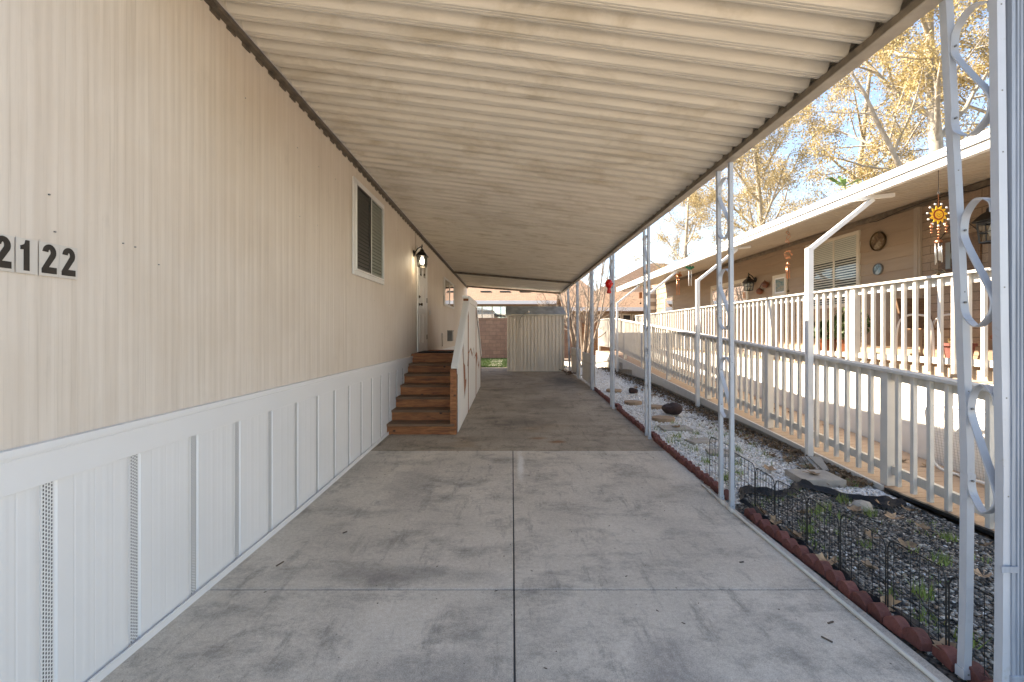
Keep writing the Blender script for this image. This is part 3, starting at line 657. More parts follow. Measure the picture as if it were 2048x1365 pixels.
# ------------------------------------------------------------------ carport
cp=thing('carport',(1.95,9,0),'tan ribbed metal carport roof on white paired scroll posts over the driveway','carport')
RX0,RX1=-1.84,1.905; RZ1=3.135
def roof_pt(s,y,dz,end=0):  # s 0..1 left to right
    xl=WX(y)+.052; zl=zL(y)-.01
    return (xl+(RX1-xl)*s, y, zl+(RZ1-zl)*s+dz)
prof=[(0,.074),(.003,.078),(.060,.078),(.074,.068),(.088,.046),(.100,.020),(.108,.006),(.114,0),(.124,.0),(.126,.003),(.131,.003),(.133,0),(.146,.0),(.148,.003),(.153,.003),(.155,0),(.1705,.0)]
RY0,RY1=1.62,17.62
pp=[]; y=RY0
while y<RY1:
    pp+=[(y+a,d) for a,d in prof]; y+=.171
RY1=pp[-1][0]
mb=MB(); mb.grid([[roof_pt(s,a,d) for a,d in pp] for s in (0,.25,.5,.75,1.0)]); 
mb.grid([[roof_pt(s,a,.084) for s in (0,1.0205)] for a in (RY0,RY1)])
for s in (0,1): mb.face([roof_pt(s,RY0,0),roof_pt(s,RY1,0),roof_pt(s,RY1,.058),roof_pt(s,RY0,.058)]) if s==0 else None
mb.face([roof_pt(0,RY0,0),roof_pt(1,RY0,0),roof_pt(1,RY0,.084),roof_pt(0,RY0,.084)]); mb.face([roof_pt(0,RY1,0),roof_pt(1,RY1,0),roof_pt(1,RY1,.084),roof_pt(0,RY1,.084)])
build('roof_panel',mb,M['soffit'],cp,recalc=False)
# beam / gutter
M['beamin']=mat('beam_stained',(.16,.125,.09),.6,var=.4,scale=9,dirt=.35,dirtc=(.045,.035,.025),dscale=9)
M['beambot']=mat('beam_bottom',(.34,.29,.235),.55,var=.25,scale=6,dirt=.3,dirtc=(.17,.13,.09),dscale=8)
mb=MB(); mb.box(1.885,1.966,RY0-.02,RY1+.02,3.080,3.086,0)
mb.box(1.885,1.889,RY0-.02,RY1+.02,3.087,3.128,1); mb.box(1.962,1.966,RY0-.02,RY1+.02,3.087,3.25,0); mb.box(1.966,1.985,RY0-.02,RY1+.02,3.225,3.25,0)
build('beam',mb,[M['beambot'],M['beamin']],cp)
mb=MB(); mb.bar((WX(13.9)+.06,13.9,3.40),(1.885,13.9,3.075),.09,.055); build('splice_header',mb,M['darktrim'],cp)
mb=MB(); mb.bar((WX(17.6)+.06,RY1+.02,3.36),(1.885,RY1+.02,3.09),.03,.07); build('end_trim',mb,M['beamin'],cp)
# posts
def spl(P,n=8):
    out=[]; P=[Vector(p) for p in P]
    for i in range(len(P)-1):
        a=P[max(i-1,0)];b=P[i];c=P[i+1];d=P[min(i+2,len(P)-1)]
        for k in range(n):
            t=k/n; out.append(.5*((2*b)+(-a+c)*t+(2*a-5*b+4*c-d)*t*t+(-a+3*b-3*c+d)*t*t*t))
    out.append(P[-1]); return out
def make_post(yc,far,near,ztop=3.08,zs=(2.70,1.87,1.065),fx=None,lw=.034):
    pt=bpy.data.objects.new('support_post',None); C.objects.link(pt); pt.parent=cp; ORG[pt.name]=ORG[cp.name]
    # far/near: function z->(x,y)
    for fn in (far,near):
        mb=MB(); rows=[]; h=lw/2
        zz=[gz(yc)+.0,.02+gz(yc)+.3,1.0,1.6,2.2,2.8,ztop]
        for z in zz:
            x,y=fn(z); rows.append([(x-h,y-h,z),(x+h,y-h,z),(x+h,y+h,z),(x-h,y+h,z)])
        mb.grid(rows,close=True); mb.face(rows[-1])
        for z in (2.9,2.55,2.3,1.75,1.3,.9): 
            x,y=fn(z); mb.box(x-.003,x+.003,y-h-.0015,y-h,z,z+.006,1)
        x,y=fn(gz(yc)); z=gz(yc); mb.box(x-h-.004,x+h+.004,y-h-.004,y+h+.004,z,z+.045,0)
        mb.box(x-.004,x+.004,y-h-.006,y-h-.004,z+.02,z+.028,1)
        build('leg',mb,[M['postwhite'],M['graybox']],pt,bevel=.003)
    for zc in zs:
        if zc+.28>ztop: continue
        xf,yf=far(zc); xn,yn=near(zc); yf-=lw/2; yn+=lw/2; xm=(xf+xn)/2; ym=(yf+yn)/2
        P=[(xn,yn+.004,zc+.20),(xn,yn+.012,zc+.245),(xm,ym,zc+.278),(xf,yf-.018,zc+.235),(xf,yf-.003,zc+.165),(xf,yf-.012,zc+.11),(xm,ym,zc-.015),(xn,yn+.012,zc-.135),(xn,yn+.003,zc-.19),(xn,yn+.02,zc-.235),(xm,ym,zc-.275),(xf,yf-.02,zc-.235),(xf,yf-.004,zc-.19),(xf,yf-.003,zc-.135)]
        mb=MB(); mb.sweep(spl(P,7),.036,.005,(1,0,0)); 
        for dz,f,yy in ((.16,xf,yf-.006),(-.165,xf,yf-.008)): mb.lathe([(0,-.006),(.005,-.006),(.005,.004)],(f,yy,zc+dz),8,1,axis='y')
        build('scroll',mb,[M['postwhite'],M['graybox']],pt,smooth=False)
    return pt
def bend(x0,x1,x2,x3,y): 
    def f(z):
        t=min(max(z/3.08,0),1); P=[(0,x0),(.25,x1),(.55,x2),(1,x3)]
        for (a,xa),(b,xb) in zip(P,P[1:]):
            if t<=b: return (xa+(xb-xa)*(t-a)/(b-a),y)
    return f
make_post(2.0,bend(2.060,2.085,2.050,1.978,2.075),bend(2.005,2.018,2.0,1.985,1.865))
bx=[4.08+.0,6.58,8.83,11.07,13.45,15.9]
make_post(4.2,bend(1.962,1.96,1.945,1.935,4.27),bend(1.955,1.955,1.95,1.945,4.05))
make_post(6.6,bend(1.985,1.98,1.965,1.95,6.72),bend(1.965,1.965,1.955,1.95,6.50))
make_post(8.83,bend(1.955,1.95,1.945,1.94,8.95),bend(1.945,1.945,1.945,1.945,8.73),lw=.04)
make_post(11.1,bend(1.96,1.95,1.945,1.94,11.2),bend(1.96,1.95,1.945,1.945,10.98),lw=.04)
make_post(13.5,bend(1.97,1.95,1.945,1.94,13.65),bend(1.97,1.95,1.945,1.945,13.43),lw=.04)
make_post(15.9,bend(2.02,1.99,1.96,1.95,15.95),bend(2.02,1.99,1.96,1.95,15.73),lw=.04)
# downspout
mb=MB(); P=[]; x0,x1,ya,yb=2.024,2.128,1.842,1.905
front=[(x0,0),(x0+.014,0),(x0+.016,.006),(x0+.021,.006),(x0+.023,0),(x0+.029,0),(x0+.031,.006),(x0+.036,.006),(x0+.038,0),(x0+.044,0),(x0+.046,.006),(x0+.051,.006),(x0+.053,0),(x1,0)]
ring=[(a,ya+d) for a,d in front]+[(x1,yb),(x0+.05,yb),(x0,yb)]+[(x0+.004,yb-.02),(x0+.004,yb-.03),(x0,yb-.04)]
mb.grid([[(a,b,z) for a,b in ring] for z in (.10,1.2,2.2,3.24)],close=True)
ds=build('downspout',mb,M['downspout'],cp)
mb=MB(); 
for z0,z1,g in ((.075,.18,.004),(.0,.085,.010)): mb.box(x0-g,x1+g,ya-g,yb+g,z0,z1)
build('downspout_elbow',mb,M['downspout'],ds,bevel=.004)
mb=MB(); mb.box(x0-.05,x0+.02,ya-.008,ya-.004,.60,.625); build('strap',mb,M['downspout'],ds)

# ------------------------------------------------------------------ pvc pipe, scalloped edging
mb=MB(); mb.tube([(1.93,4.62,.012+gz(4.6)),(1.925,4.15,.012),(1.91,2.9,.012),(1.885,1.0,.012),(1.87,-3,.012)],.0115,10)
for a,b in (((1.923,4.22),(1.922,4.12)),((1.9215,4.05),(1.919,3.95))): mb.tube([(a[0],a[1],.013),(b[0],b[1],.013)],.017,10)
build('drain_pipe',mb,M['pvc'],label='thin white plastic pipe lying on the concrete along the red edging',cat='pipe',smooth=True)
mb=MB(); L_=.111; n=14
prof=[(-L_/2,0)]+[(-L_/2+L_*i/n,.038+.042*math.sin(PI*i/n)**.8) for i in range(n+1)]+[(L_/2,0)]
mb.prism([(-.030,a,b) for a,b in prof],(.06,0,0))
proto=build('edging_brick',mb,M['terra'],bevel=.004,org=(0,0,0))
y=1.62; i=0; rr=random.Random(5)
while y<11.2:
    if not any(abs(y-q)<.17 for q in (4.16,)): 
        o=proto if i==0 else copy_tree(proto)
        t=min(1,max(0,(y-1.6)/5)); x=2.040-.02*t+rr.uniform(-.006,.006)
        if any(abs(y-q)<.2 for q in (2.0,)): x+=.06
        if any(abs(y-q)<.2 for q in (6.6,8.85)): x+=.055
        o.location=(x,y,gz(y)-.012+rr.uniform(-.006,.006)); o.rotation_euler=(rr.uniform(-.09,.09),rr.uniform(-.10,.10),rr.uniform(-.12,.12))
        finish(o,'small red scalloped edging brick in the row between the concrete driveway and the gravel','edging brick','scalloped edging bricks along the driveway',None)
        i+=1
    y+=.113

# ------------------------------------------------------------------ wire fence
pts=[(2.16,4.98),(2.185,4.52),(2.18,4.08),(2.17,3.76),(2.19,3.38),(2.125,2.95),(2.10,2.55),(2.105,2.2),(2.11,1.80),(2.12,1.4)]
wf=thing('wire_border_fence',(2.15,3.2,0),'low black wire border fence standing behind the red scalloped edging','garden fence')
def arch_panel(a,b,h,name='fence_panel'):
    mb=MB(); a=Vector((a[0],a[1],gz(a[1]))); b=Vector((b[0],b[1],gz(b[1]))); d=b-a
    def P(s,z): q=a+d*s; return (q.x,q.y,q.z+z)
    mb.tube([P(.02,-.02),P(.02,h-.05),P(.06,h-.015),P(.12,h),P(.88,h),P(.94,h-.015),P(.98,h-.05),P(.98,-.02)],.0038,6)
    for s in np.linspace(.13,.87,6): mb.tube([P(s,.02),P(s,h)],.0021,4)
    for z in (.045,.17,h-.07): mb.tube([P(.02,z),P(.98,z)],.0024,4)
    return build(name,mb,M['blackwire'],wf)
for k,(a,b) in enumerate(zip(pts,pts[1:])): arch_panel(a,b,(.42,.38,.36,.36,.36,.41,.42,.41,.41)[k])
mb=MB(); z=gz(4.3); mb.tube([(2.55,4.0,.16),(2.75,3.6,.12),(3.0,3.1,.09)],.002,5)
build('loose_wire',mb,M['blackwire'],label='loose dark wire leaning over the grey gravel',cat='wire')

# ------------------------------------------------------------------ ramp + deck of neighbour
XR0,XR1,XD=3.72,4.86,4.90
def rz(y): return max(.022,.022+.060*(y-4.45)) if y<16.6 else .022+.06*(16.6-4.45)
ramp=thing('access_ramp',(4.3,10,0),'tan board wheelchair ramp with white side boards climbing to the neighbour deck','ramp')
mb=MB(); y=2.2
while y<20:
    za,zb_=rz(y),rz(y+.134); mb.hexa([(XR0,y,za-.025),(XR1,y,za-.025),(XR1,y+.132,zb_-.025),(XR0,y+.132,zb_-.025),(XR0,y,za),(XR1,y,za),(XR1,y+.132,zb_),(XR0,y+.132,zb_)]); y+=.138
build('ramp_boards',mb,M['rampboard'],ramp)
mb=MB()
yy=[4.55,6.75,8.8,11.1,14,16.6,20]
for a,b in zip(yy,yy[1:]):
    ta,tb=rz(a)+.012,rz(b)+.012; ba,bb=max(gz(a)+.06,ta-.19) if a>5.5 else gz(a)-.02,max(gz(b)+.06,tb-.6)
    mb.hexa([(XR0-.03,a,min(ba,ta-.01)),(XR0-.002,a,min(ba,ta-.01)),(XR0-.002,b,bb),(XR0-.03,b,bb),(XR0-.03,a,ta),(XR0-.002,a,ta),(XR0-.002,b,tb),(XR0-.03,b,tb)])
mb.box(XR0-.002,XR1,20.0,20.03,.2,.75)
sb=build('side_board',mb,M['deckwhite'],ramp)
mb=MB()
for a,b in zip(yy,yy[1:]): mb.hexa([(XR0+.02,a,gz(a)-.05),(XR0+.05,a,gz(a)-.05),(XR0+.05,b,gz(b)-.05),(XR0+.02,b,gz(b)-.05),(XR0+.02,a,rz(a)-.03),(XR0+.05,a,rz(a)-.03),(XR0+.05,b,rz(b)-.03),(XR0+.02,b,rz(b)-.03)])
build('footing',mb,M['paver'],ramp)
mb=MB(); mb.box(XR0-.036,XR0-.031,15.2,15.6,.32,.55)
for k in range(4): mb.box(XR0-.040,XR0-.036,15.24+k*.09,15.29+k*.09,.35,.52)
build('vent',mb,M['paver'],ramp)
mb=MB(); mb.bar((XR0-.02,4.5,.02),(XR0-.01,2.2,.02),.035,.03); build('edge_strip',mb,M['blackwire'],ramp)
rail=thing('ramp_railing',(3.8,10,0),'shaded white baluster railing sloping along the near side of the ramp','railing')
def rt(y): return 1.20+.0725*(y-4.5) if y<17.2 else 1.20+.0725*(17.2-4.5)
def rb(y): return rz(y)
XRL=3.80
mb=MB(); mb.box(0,1,0,1,0,1)
def unit_box(name,x0,x1,y0,y1,z0,z1,m,par,bev=0): mb=MB(); mb.box(x0,x1,y0,y1,z0,z1); return build(name,mb,m,par,bevel=bev)
yy=[2.6,17.2,19.9]
for a,b in zip(yy,yy[1:]):
    mb=MB(); mb.hexa([(XRL-.065,a,rt(a)-.03),(XRL+.075,a,rt(a)-.03),(XRL+.075,b,rt(b)-.03),(XRL-.065,b,rt(b)-.03),(XRL-.065,a,rt(a)),(XRL+.075,a,rt(a)),(XRL+.075,b,rt(b)),(XRL-.065,b,rt(b))]); build('top_cap',mb,M['deckwhite'],rail)
    mb=MB(); mb.hexa([(XRL,a,rt(a)-.115),(XRL+.038,a,rt(a)-.115),(XRL+.038,b,rt(b)-.115),(XRL,b,rt(b)-.115),(XRL,a,rt(a)-.032),(XRL+.038,a,rt(a)-.032),(XRL+.038,b,rt(b)-.032),(XRL,b,rt(b)-.032)]); build('top_rail',mb,M['deckwhite'],rail)
    lo_=lambda y:rt(y)-1.055
    mb=MB(); mb.hexa([(XRL,a,lo_(a)-.0),(XRL+.038,a,lo_(a)),(XRL+.038,b,lo_(b)),(XRL,b,lo_(b)),(XRL,a,lo_(a)+.085),(XRL+.038,a,lo_(a)+.085),(XRL+.038,b,lo_(b)+.085),(XRL,b,lo_(b)+.085)]); build('bottom_rail',mb,M['deckwhite'],rail)
posts_y=[2.55,4.60,6.73,8.82,11.05,13.2,15.3,17.3,19.8]
for y in posts_y:
    unit_box('railing_post',XRL-.045,XRL+.045,y-.045,y+.045,rz(y),rt(y)-.034,M['deckwhite'],rail,.004)
bproto=None; y=2.75; cnt=0
rr=random.Random(4)
while y<19.75 and cnt<100:
    if not any(abs(y-q)<.075 for q in posts_y):
        z0=rt(y)-1.135; z1=rt(y)-.034
        if bproto is None:
            mb=MB(); mb.box(XRL-.042,XRL-.003,-.0195,.0195,0,1.099); bproto=build('baluster',mb,M['deckwhite'],rail,bevel=.003); bl=bproto.location.copy(); o=bproto
        else: o=bproto.copy(); C.objects.link(o); o.parent=rail
        o.location=(0,y,z0); 
        o.rotation_euler=(0,0,rr.uniform(-.03,.03)*0)
        cnt+=1
    y+=.170
# far end crossing rail of landing
mb=MB(); mb.box(XRL+.08,4.85,19.78,19.9,2.09,2.12); mb.box(XRL+.08,4.85,19.82,19.86,2.0,2.088); 
for k in range(6): mb.box(XRL+.13+k*.16,XRL+.17+k*.16,19.78,19.818,1.0,2.088)
build('end_rail',mb,M['deckwhite'],rail)

deck=thing('neighbour_deck',(5.6,9.5,0),'raised porch deck with a sunlit white panelled side behind the ramp','deck')
mb=MB(); y=2.4
while y<18.0: mb.box(XD+.062,6.28,y,y+.136,1.17,1.20); y+=.14
build('deck_boards',mb,M['rampboard'],deck)
mb=MB(); mb.box(XD-.012,XD+.012,2.4,18.0,0,1.045); build('side_panel',mb,M['panelwhite'],deck)
mb=MB(); mb.box(XD+.02,XD+.06,2.4,18.0,1.03,1.169); build('rim_joist',mb,M['tantrim'],deck)
mb=MB(); mb.box(XD-.02,XD+.018,2.4,18,1.046,1.066); build('panel_trim',mb,M['sidingtan'],deck)
mb=MB(); mb.box(XD,6.28,17.98,18.0,.1,1.165); mb.box(XD,6.28,2.4,2.42,0,1.165); build('end_panel',mb,M['panelwhite'],deck)
drl=thing('deck_railing',(4.9,9.5,1.1),'sunlit white baluster railing along the porch deck above the ramp','railing')
for a,b in ((2.5,17.9),):
    unit_box('top_cap',XD-.07,XD+.07,a,b,2.195,2.225,M['deckwhite'],drl,.003); unit_box('top_rail',XD,XD+.038,a,b,2.10,2.192,M['deckwhite'],drl); unit_box('bottom_rail',XD,XD+.018,a,b,1.21,1.28,M['deckwhite'],drl)
dp=[2.5,4.42,6.50,8.57,10.7,12.8,14.9,17.0,17.9]
for y in dp: unit_box('railing_post',XD-.045,XD+.045,y-.045,y+.045,1.10,2.192 if abs(y-10.7)>.1 else 2.30,M['deckwhite'],drl,.004)
bp=None; y=2.62
while y<17.85:
    if not any(abs(y-q)<.075 for q in dp):
        if bp is None: mb=MB(); mb.box(XD-.042,XD-.003,-.0195,.0195,1.11,2.192); bp=build('baluster',mb,M['deckwhite'],drl,bevel=.003); o=bp
        else: o=bp.copy(); C.objects.link(o); o.parent=drl
        l=Vector(bp.location) if o is bp else Vector(bp.location); o.location=(bp.location.x,y-0,bp.location.z)
    y+=.160

# mesh panel in tube frame on ramp
mp=thing('mesh_gate_panel',(4.55,4.1,.05),'white tube framed wire mesh gate panel leaning behind the ramp railing','gate panel')
def mpz(s,z): # s along y from far to near
    return (4.62+.10*(1-z/.8), 5.1-s*1.15, .06+z)
r=.12; W_=1.0; H_=.72; ring=[]
for cx,cz,a0 in ((r,H_-r,PI),(W_-r,H_-r,PI/2),(W_-r,r,0),(r,r,-PI/2)):
    for k in range(6): a=a0-k*PI/10; ring.append(mpz((cx+r*math.cos(a)),(cz+r*math.sin(a))))
ring.append(ring[0]); ring.append(ring[1])
mb=MB(); mb.tube(ring,.016,8); build('tube_frame',mb,M['white'],mp,smooth=True)
mb=MB()
for s in np.arange(.03,.98,.03): mb.bar(mpz(s,.02),mpz(s,H_-.02),.0022,.0022)
for z in np.arange(.03,.70,.03): mb.bar(mpz(.02,z),mpz(.98,z),.0022,.0022)
build('mesh',mb,M['mesh'],mp)

# ------------------------------------------------------------------ neighbour home
nh=thing('neighbour_home',(9,10,0),'tan lap sided home with a long white edged awning right of the ramp','house')
NX=6.3; NF=FR((NX,0,0),(0,1,0),(-1,0,0))
def lap(mb,y0,y1,z0,z1,step=.21,d=.016,m=0):
    z=z0; pr=[]
    while z<z1: pr+=[(z,d),(min(z+step,z1)-.001,0.0)]; z+=step
    mb.grid([[(NX-n,y0,z) for z,n in pr],[(NX-n,y1,z) for z,n in pr]],m)
mb=MB(); lap(mb,7.10,17.6,.9,3.75); lap(mb,17.6,20.5,.9,3.75)
mb.face([(NX,20.5,0),(12,20.5,0),(12,20.5,4),(NX,20.5,4)]); mb.face([(NX,2,0),(12,2,0),(12,2,4),(NX,2,4)]); mb.face([(12,2,0),(12,20.5,0),(12,20.5,4),(12,2,4)])
build('lap_wall',mb,M['sidingtan'],nh,recalc=False)
mb=MB(); mb.box(NX,NX+.05,6.0,7.0,1.0,3.7); build('scalloped_wall',mb,M['lapbrick'],nh)
mb=MB(); mb.box(NX-.02,NX+.1,2.0,6.0,1.0,3.7); build('smooth_wall',mb,M['smoothtan'],nh)
mb=MB(); mb.box(NX-.035,NX+.03,6.99,7.10,1.2,3.65); mb.box(NX-.05,NX+.03,7.02,7.05,1.2,3.65); build('corner_trim',mb,M['tantrim'],nh)
mb=MB(); mb.prism([(6.25,1.9,3.75),(12.1,1.9,3.75),(9.2,1.9,4.5)],(0,18.7,0)); build('roof',mb,M['shingle2'],nh)
# awning
AX=4.30
def apt(x,y,dz): t=(x-AX)/(NX+.03-AX); return (x,y,3.255+.345*t+dz)
pr=[(0,0),(.05,0),(.055,.004),(.065,.004),(.07,0),(.12,0),(.135,.03),(.155,.03),(.17,0)]
pp=[]; y=2.4
while y<18.6: pp+=[(y+a,d) for a,d in pr[:-1]]; y+=.17
mb=MB(); mb.grid([[apt(x,a,d) for a,d in pp] for x in (AX+.01,NX+.03)]); mb.grid([[apt(AX+.01,a,.045),apt(NX+.03,a,.045)] for a in (2.4,18.62)])
mb.face([apt(AX+.01,18.62,0),apt(NX+.03,18.62,0),apt(NX+.03,18.62,.045),apt(AX+.01,18.62,.045)])
aw=build('awning_panel',mb,M['soffit2'],nh,recalc=False)
mb=MB(); mb.box(AX-.015,AX+.005,2.3,18.65,3.225,3.300); mb.box(AX-.002,AX+.004,2.3,18.65,3.300,3.330); mb.box(AX-.034,AX-.0305,2.3,18.65,3.345,3.351,1); mb.box(AX-.018,AX-.0155,2.3,18.65,3.296,3.303,1); mb.box(AX-.03,AX-.002,2.3,18.65,3.312,3.385); mb.box(AX-.03,AX+.06,2.3,18.65,3.385,3.395); mb.box(AX+.005,AX+.05,2.3,18.65,3.225,3.232)
build('gutter_fascia',mb,[M['fascia'],M['darktrim']],nh)
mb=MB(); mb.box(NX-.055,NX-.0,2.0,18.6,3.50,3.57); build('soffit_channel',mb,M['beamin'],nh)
mb=MB(); rr=random.Random(8); mb.tube([(NX-.09,y,3.50+.03*math.sin(y*3)+rr.uniform(-.01,.01)) for y in np.arange(2.5,8,.15)],.008,5); build('eave_cable',mb,M['black'],nh)
for k,y in enumerate((2.25,5.56,8.90,12.15,15.7)):
    mb=MB(); x=3.63; h=.034
    mb.box(x-h,x+h,y-h,y+h,gz(y)-.02,2.60)
    a=Vector((x,y,2.58)); b=Vector((4.36,y,3.17)); mb.bar((x,y,2.575),(4.40,y,3.19),.066,.05,up=(-1,0,1)); mb.bar((4.18,y,3.195),(4.66,y,3.245),.055,.045)
    mb.box(4.655,4.664,y-.022,y+.022,3.222,3.262,1)
    build('brace_post',mb,[M['white'],M['darktrim']],nh,bevel=.004)
# windows of neighbour
mb=MB(); NF.frame(mb,8.22,9.72,2.05,3.42,.07,.0,.035); NF.box(mb,8.85,8.90,2.12,3.35,.005,.03); w_=build('window',mb,M['creamtrim'],nh,bevel=.003)
mb=MB(); NF.box(mb,8.25,9.69,2.08,3.40,.018,.02); build('backing',mb,M['inside'],w_)
mb=MB(); z=2.14
while z<3.34:
    NF.box(mb,8.30,9.62,z,z+(.020 if z<2.95 else .030),.022,.025); z+=(.048 if z<2.95 else .036)
build('blinds',mb,M['blindlight'],w_)
mb=MB(); NF.pane(mb,8.29,8.85,2.12,3.35,.036,.038); NF.pane(mb,8.90,9.65,2.12,3.35,.036,.038); build('pane',mb,M['glass'],w_)
# patio door
mb=MB(); NF.frame(mb,12.1,14.35,1.22,3.02,.09,.0,.04); w_=build('patio_door',mb,M['creamtrim'],nh,bevel=.003)
mb=MB(); NF.box(mb,12.19,14.26,1.3,2.93,.018,.021); build('drape',mb,M['cloth'],w_)
mb=MB(); NF.pane(mb,12.19,14.26,1.3,2.93,.03,.032); build('pane',mb,M['glass'],w_)
mb=MB(); NF.frame(mb,17.75,18.7,1.9,3.0,.05,.0,.03); w_=build('window',mb,M['creamtrim'],nh); mb=MB(); NF.pane(mb,17.8,18.65,1.95,2.95,.018,.022); build('pane',mb,M['skyglass'],w_)
mb=MB(); NF.box(mb,17.8,18.65,1.95,2.95,.0165,.0175); build('backing',mb,M['curtain'],w_)
mb=MB(); mb.box(6.0,6.3,19.9,20.4,.2,3.5); build('shingled_column',mb,M['shake'],nh)

# deco on neighbour wall
def walldisc(y,z,r,ms,label,cat,name,ring):
    t=thing(name,(NX-.02,y,z),label,cat)
    mb=MB(); mb.lathe([(0,-.035),(r*.86,-.032)],(NX,y,z),28,axis='x'); build('painted_face',mb,ms,t)
    mb=MB(); mb.lathe([(r*.86,-.032),(r*.90,-.05),(r,-.045),(r,-.018),(r*.8,-.018)],(NX,y,z),28,axis='x'); build('rim',mb,ring,t,smooth=True)
    return t
walldisc(7.80,3.13,.165,M['plate'],'large round dark metal wall plaque right of the neighbour window','wall plaque','wall_plaque',M['brass'])
walldisc(7.80,2.65,.10,M['plate2'],'small round blue grey painted plate below the dark plaque','wall plate','wall_plate',M['graybox'])
pf=thing('framed_picture',(NX-.02,10.65,2.65),'cream framed seascape picture hanging on the tan wall','picture')
mb=MB(); NF.frame(mb,10.38,10.93,2.42,2.92,.07,.016,.05); build('frame',mb,M['creamtrim'],pf,bevel=.004)
mb=MB(); NF.frame(mb,10.45,10.86,2.49,2.85,.03,.02,.034); build('mat_board',mb,M['fascia'],pf)
mb=MB(); NF.box(mb,10.47,10.84,2.51,2.83,.02,.028); build('print',mb,M['art'],pf)
lantern((NX-.016,11.75,2.90),1.25,-1,'small black wall lantern between the patio door and the ceramic gourds',False)
lantern((NX-.03,5.72,3.02),1.55,-1,'large black wall lantern with diamond leaded panes right of the sun chime',False)
mb=MB()
for (y,z,r) in ((11.15,2.74,.085),(11.42,2.60,.085)):
    mb.lathe([(0,-r),(r*.5,-r*.9),(r*.95,-r*.35),(r,0),(r*.9,r*.45),(r*.45,r*.85),(r*.12,r),(.0,r*1.1)],(NX-.09,y,z),14)
mb.tube([(NX-.09,11.15,2.82),(NX-.07,11.25,2.86),(NX-.03,11.28,2.86)],.01,6); mb.tube([(NX-.09,11.42,2.68),(NX-.07,11.33,2.80),(NX-.03,11.30,2.84)],.01,6)
build('ceramic_gourds',mb,M['pottan'],label='pair of brown glazed ceramic gourds hanging on the tan wall beside the picture',cat='wall ornament',smooth=True)
pq=thing('wall_hanging_board',(NX-.02,6.45,2.7),'brown wooden board with a grey emblem hanging behind the sun chime','wall board')
mb=MB(); NF.box(mb,6.10,6.70,2.35,2.93,.0,.03); build('board',mb,M['wood2'],pq,bevel=.004)
mb=MB()
for a in (6.28,6.50): NF.box(mb,a,a+.07,2.48,2.86,.03,.045)
NF.box(mb,6.35,6.50,2.62,2.70,.03,.045); build('emblem',mb,M['slatew'],pq,bevel=.004)
mb=MB(); mb.tube([NF.p(6.12,2.93,.02),NF.p(6.40,3.22,.02),NF.p(6.68,2.93,.02)],.006,5); build('hanger',mb,M['black'],pq)
def spiky(name,c,n,l,m,label,cat,seed,wid=.012,up=.7,group=None,parent=None):
    rr=random.Random(seed); mb=MB(); c=Vector(c)
    for k in range(n):
        a=rr.uniform(0,2*PI); e=rr.uniform(.15,1.25)*up; L0=l*rr.uniform(.6,1.1); d=Vector((math.cos(a)*math.cos(e),math.sin(a)*math.cos(e),math.sin(e)))
        s=Vector((-math.sin(a),math.cos(a),0))*wid; p=[c+d*L0*t-Vector((0,0,L0*.35*t*t)) for t in (0,.35,.7,1)]
        mb.face([p[0]-s*.5,p[0]+s*.5,p[1]+s]); mb.grid([[p[0]-s*.5,p[0]+s*.5],[p[1]-s,p[1]+s],[p[2]-s*.8,p[2]+s*.8],[p[3]-s*.1,p[3]+s*.1]])
    return build(name,mb,m,parent,label=label,cat=cat,group=group)
spiky('spiky_plant',(NX-.12,6.45,2.32),70,.36,M['silverleaf'],'grey green spiky plant below the brown wall board','plant',1)
# potted plants on deck
def pot(c,r,h,m,par):
    mb=MB(); mb.lathe([(0,0),(r*.7,0),(r*.95,h*.85),(r*1.08,h*.86),(r*1.08,h),(r*.9,h),(r*.86,h*.9),(0,h*.9)],c,18); return build('pot',mb,m,par,smooth=False)
def bushy(c,rad_,h,n,seed,par,m,leaf=.03):
    r=np.random.RandomState(seed); P=[]
    u=r.normal(size=(n,3)); u/=np.linalg.norm(u,axis=1)[:,None]; q=u*(r.uniform(.25,1,n)**.5)[:,None]*np.array([rad_,rad_,h/2])+np.array(c)+np.array([0,0,h/2])
    a=r.normal(size=(n,3)); a/=np.linalg.norm(a,axis=1)[:,None]; b=np.cross(a,r.normal(size=(n,3))); b/=np.linalg.norm(b,axis=1)[:,None]
    s=leaf*r.uniform(.6,1.3,n)[:,None]; V=np.stack([q-a*s,q+b*s*.5,q+a*s,q-b*s*.5],1).reshape(-1,3); F=np.arange(4*n).reshape(-1,4)
    return fast_mesh('foliage',V,F,m,parent=par)
for (yy_,xx,lab,sd_) in ((7.35,5.45,'bushy green potted plant behind the porch balusters below the window',1),(8.0,5.55,'smaller green potted plant farther along the porch',2)):
    t=thing('potted_plant',(xx,yy_,1.2),lab,'potted plant'); pot((xx,yy_,1.2),.16,.25,M['pottan'],t); bushy((xx,yy_,1.38),.27,.62 if sd_==1 else .42,700,sd_,t,M['grassb'],.04)
t=thing('flower_pot',(5.35,5.45,1.2),'orange painted pot on the porch floor behind the balusters','flower pot'); pot((5.35,5.45,1.2),.15,.24,M['terra'],t); bushy((5.35,5.45,1.40),.10,.14,120,7,t,M['foliage2'],.03)
t=thing('glazed_planter',(5.45,4.95,1.2),'brown glazed planter on the porch nearest the near posts','planter'); pot((5.45,4.95,1.2),.17,.34,M['pottan'],t); bushy((5.45,4.95,1.52),.15,.16,160,8,t,M['foliage2'],.03)
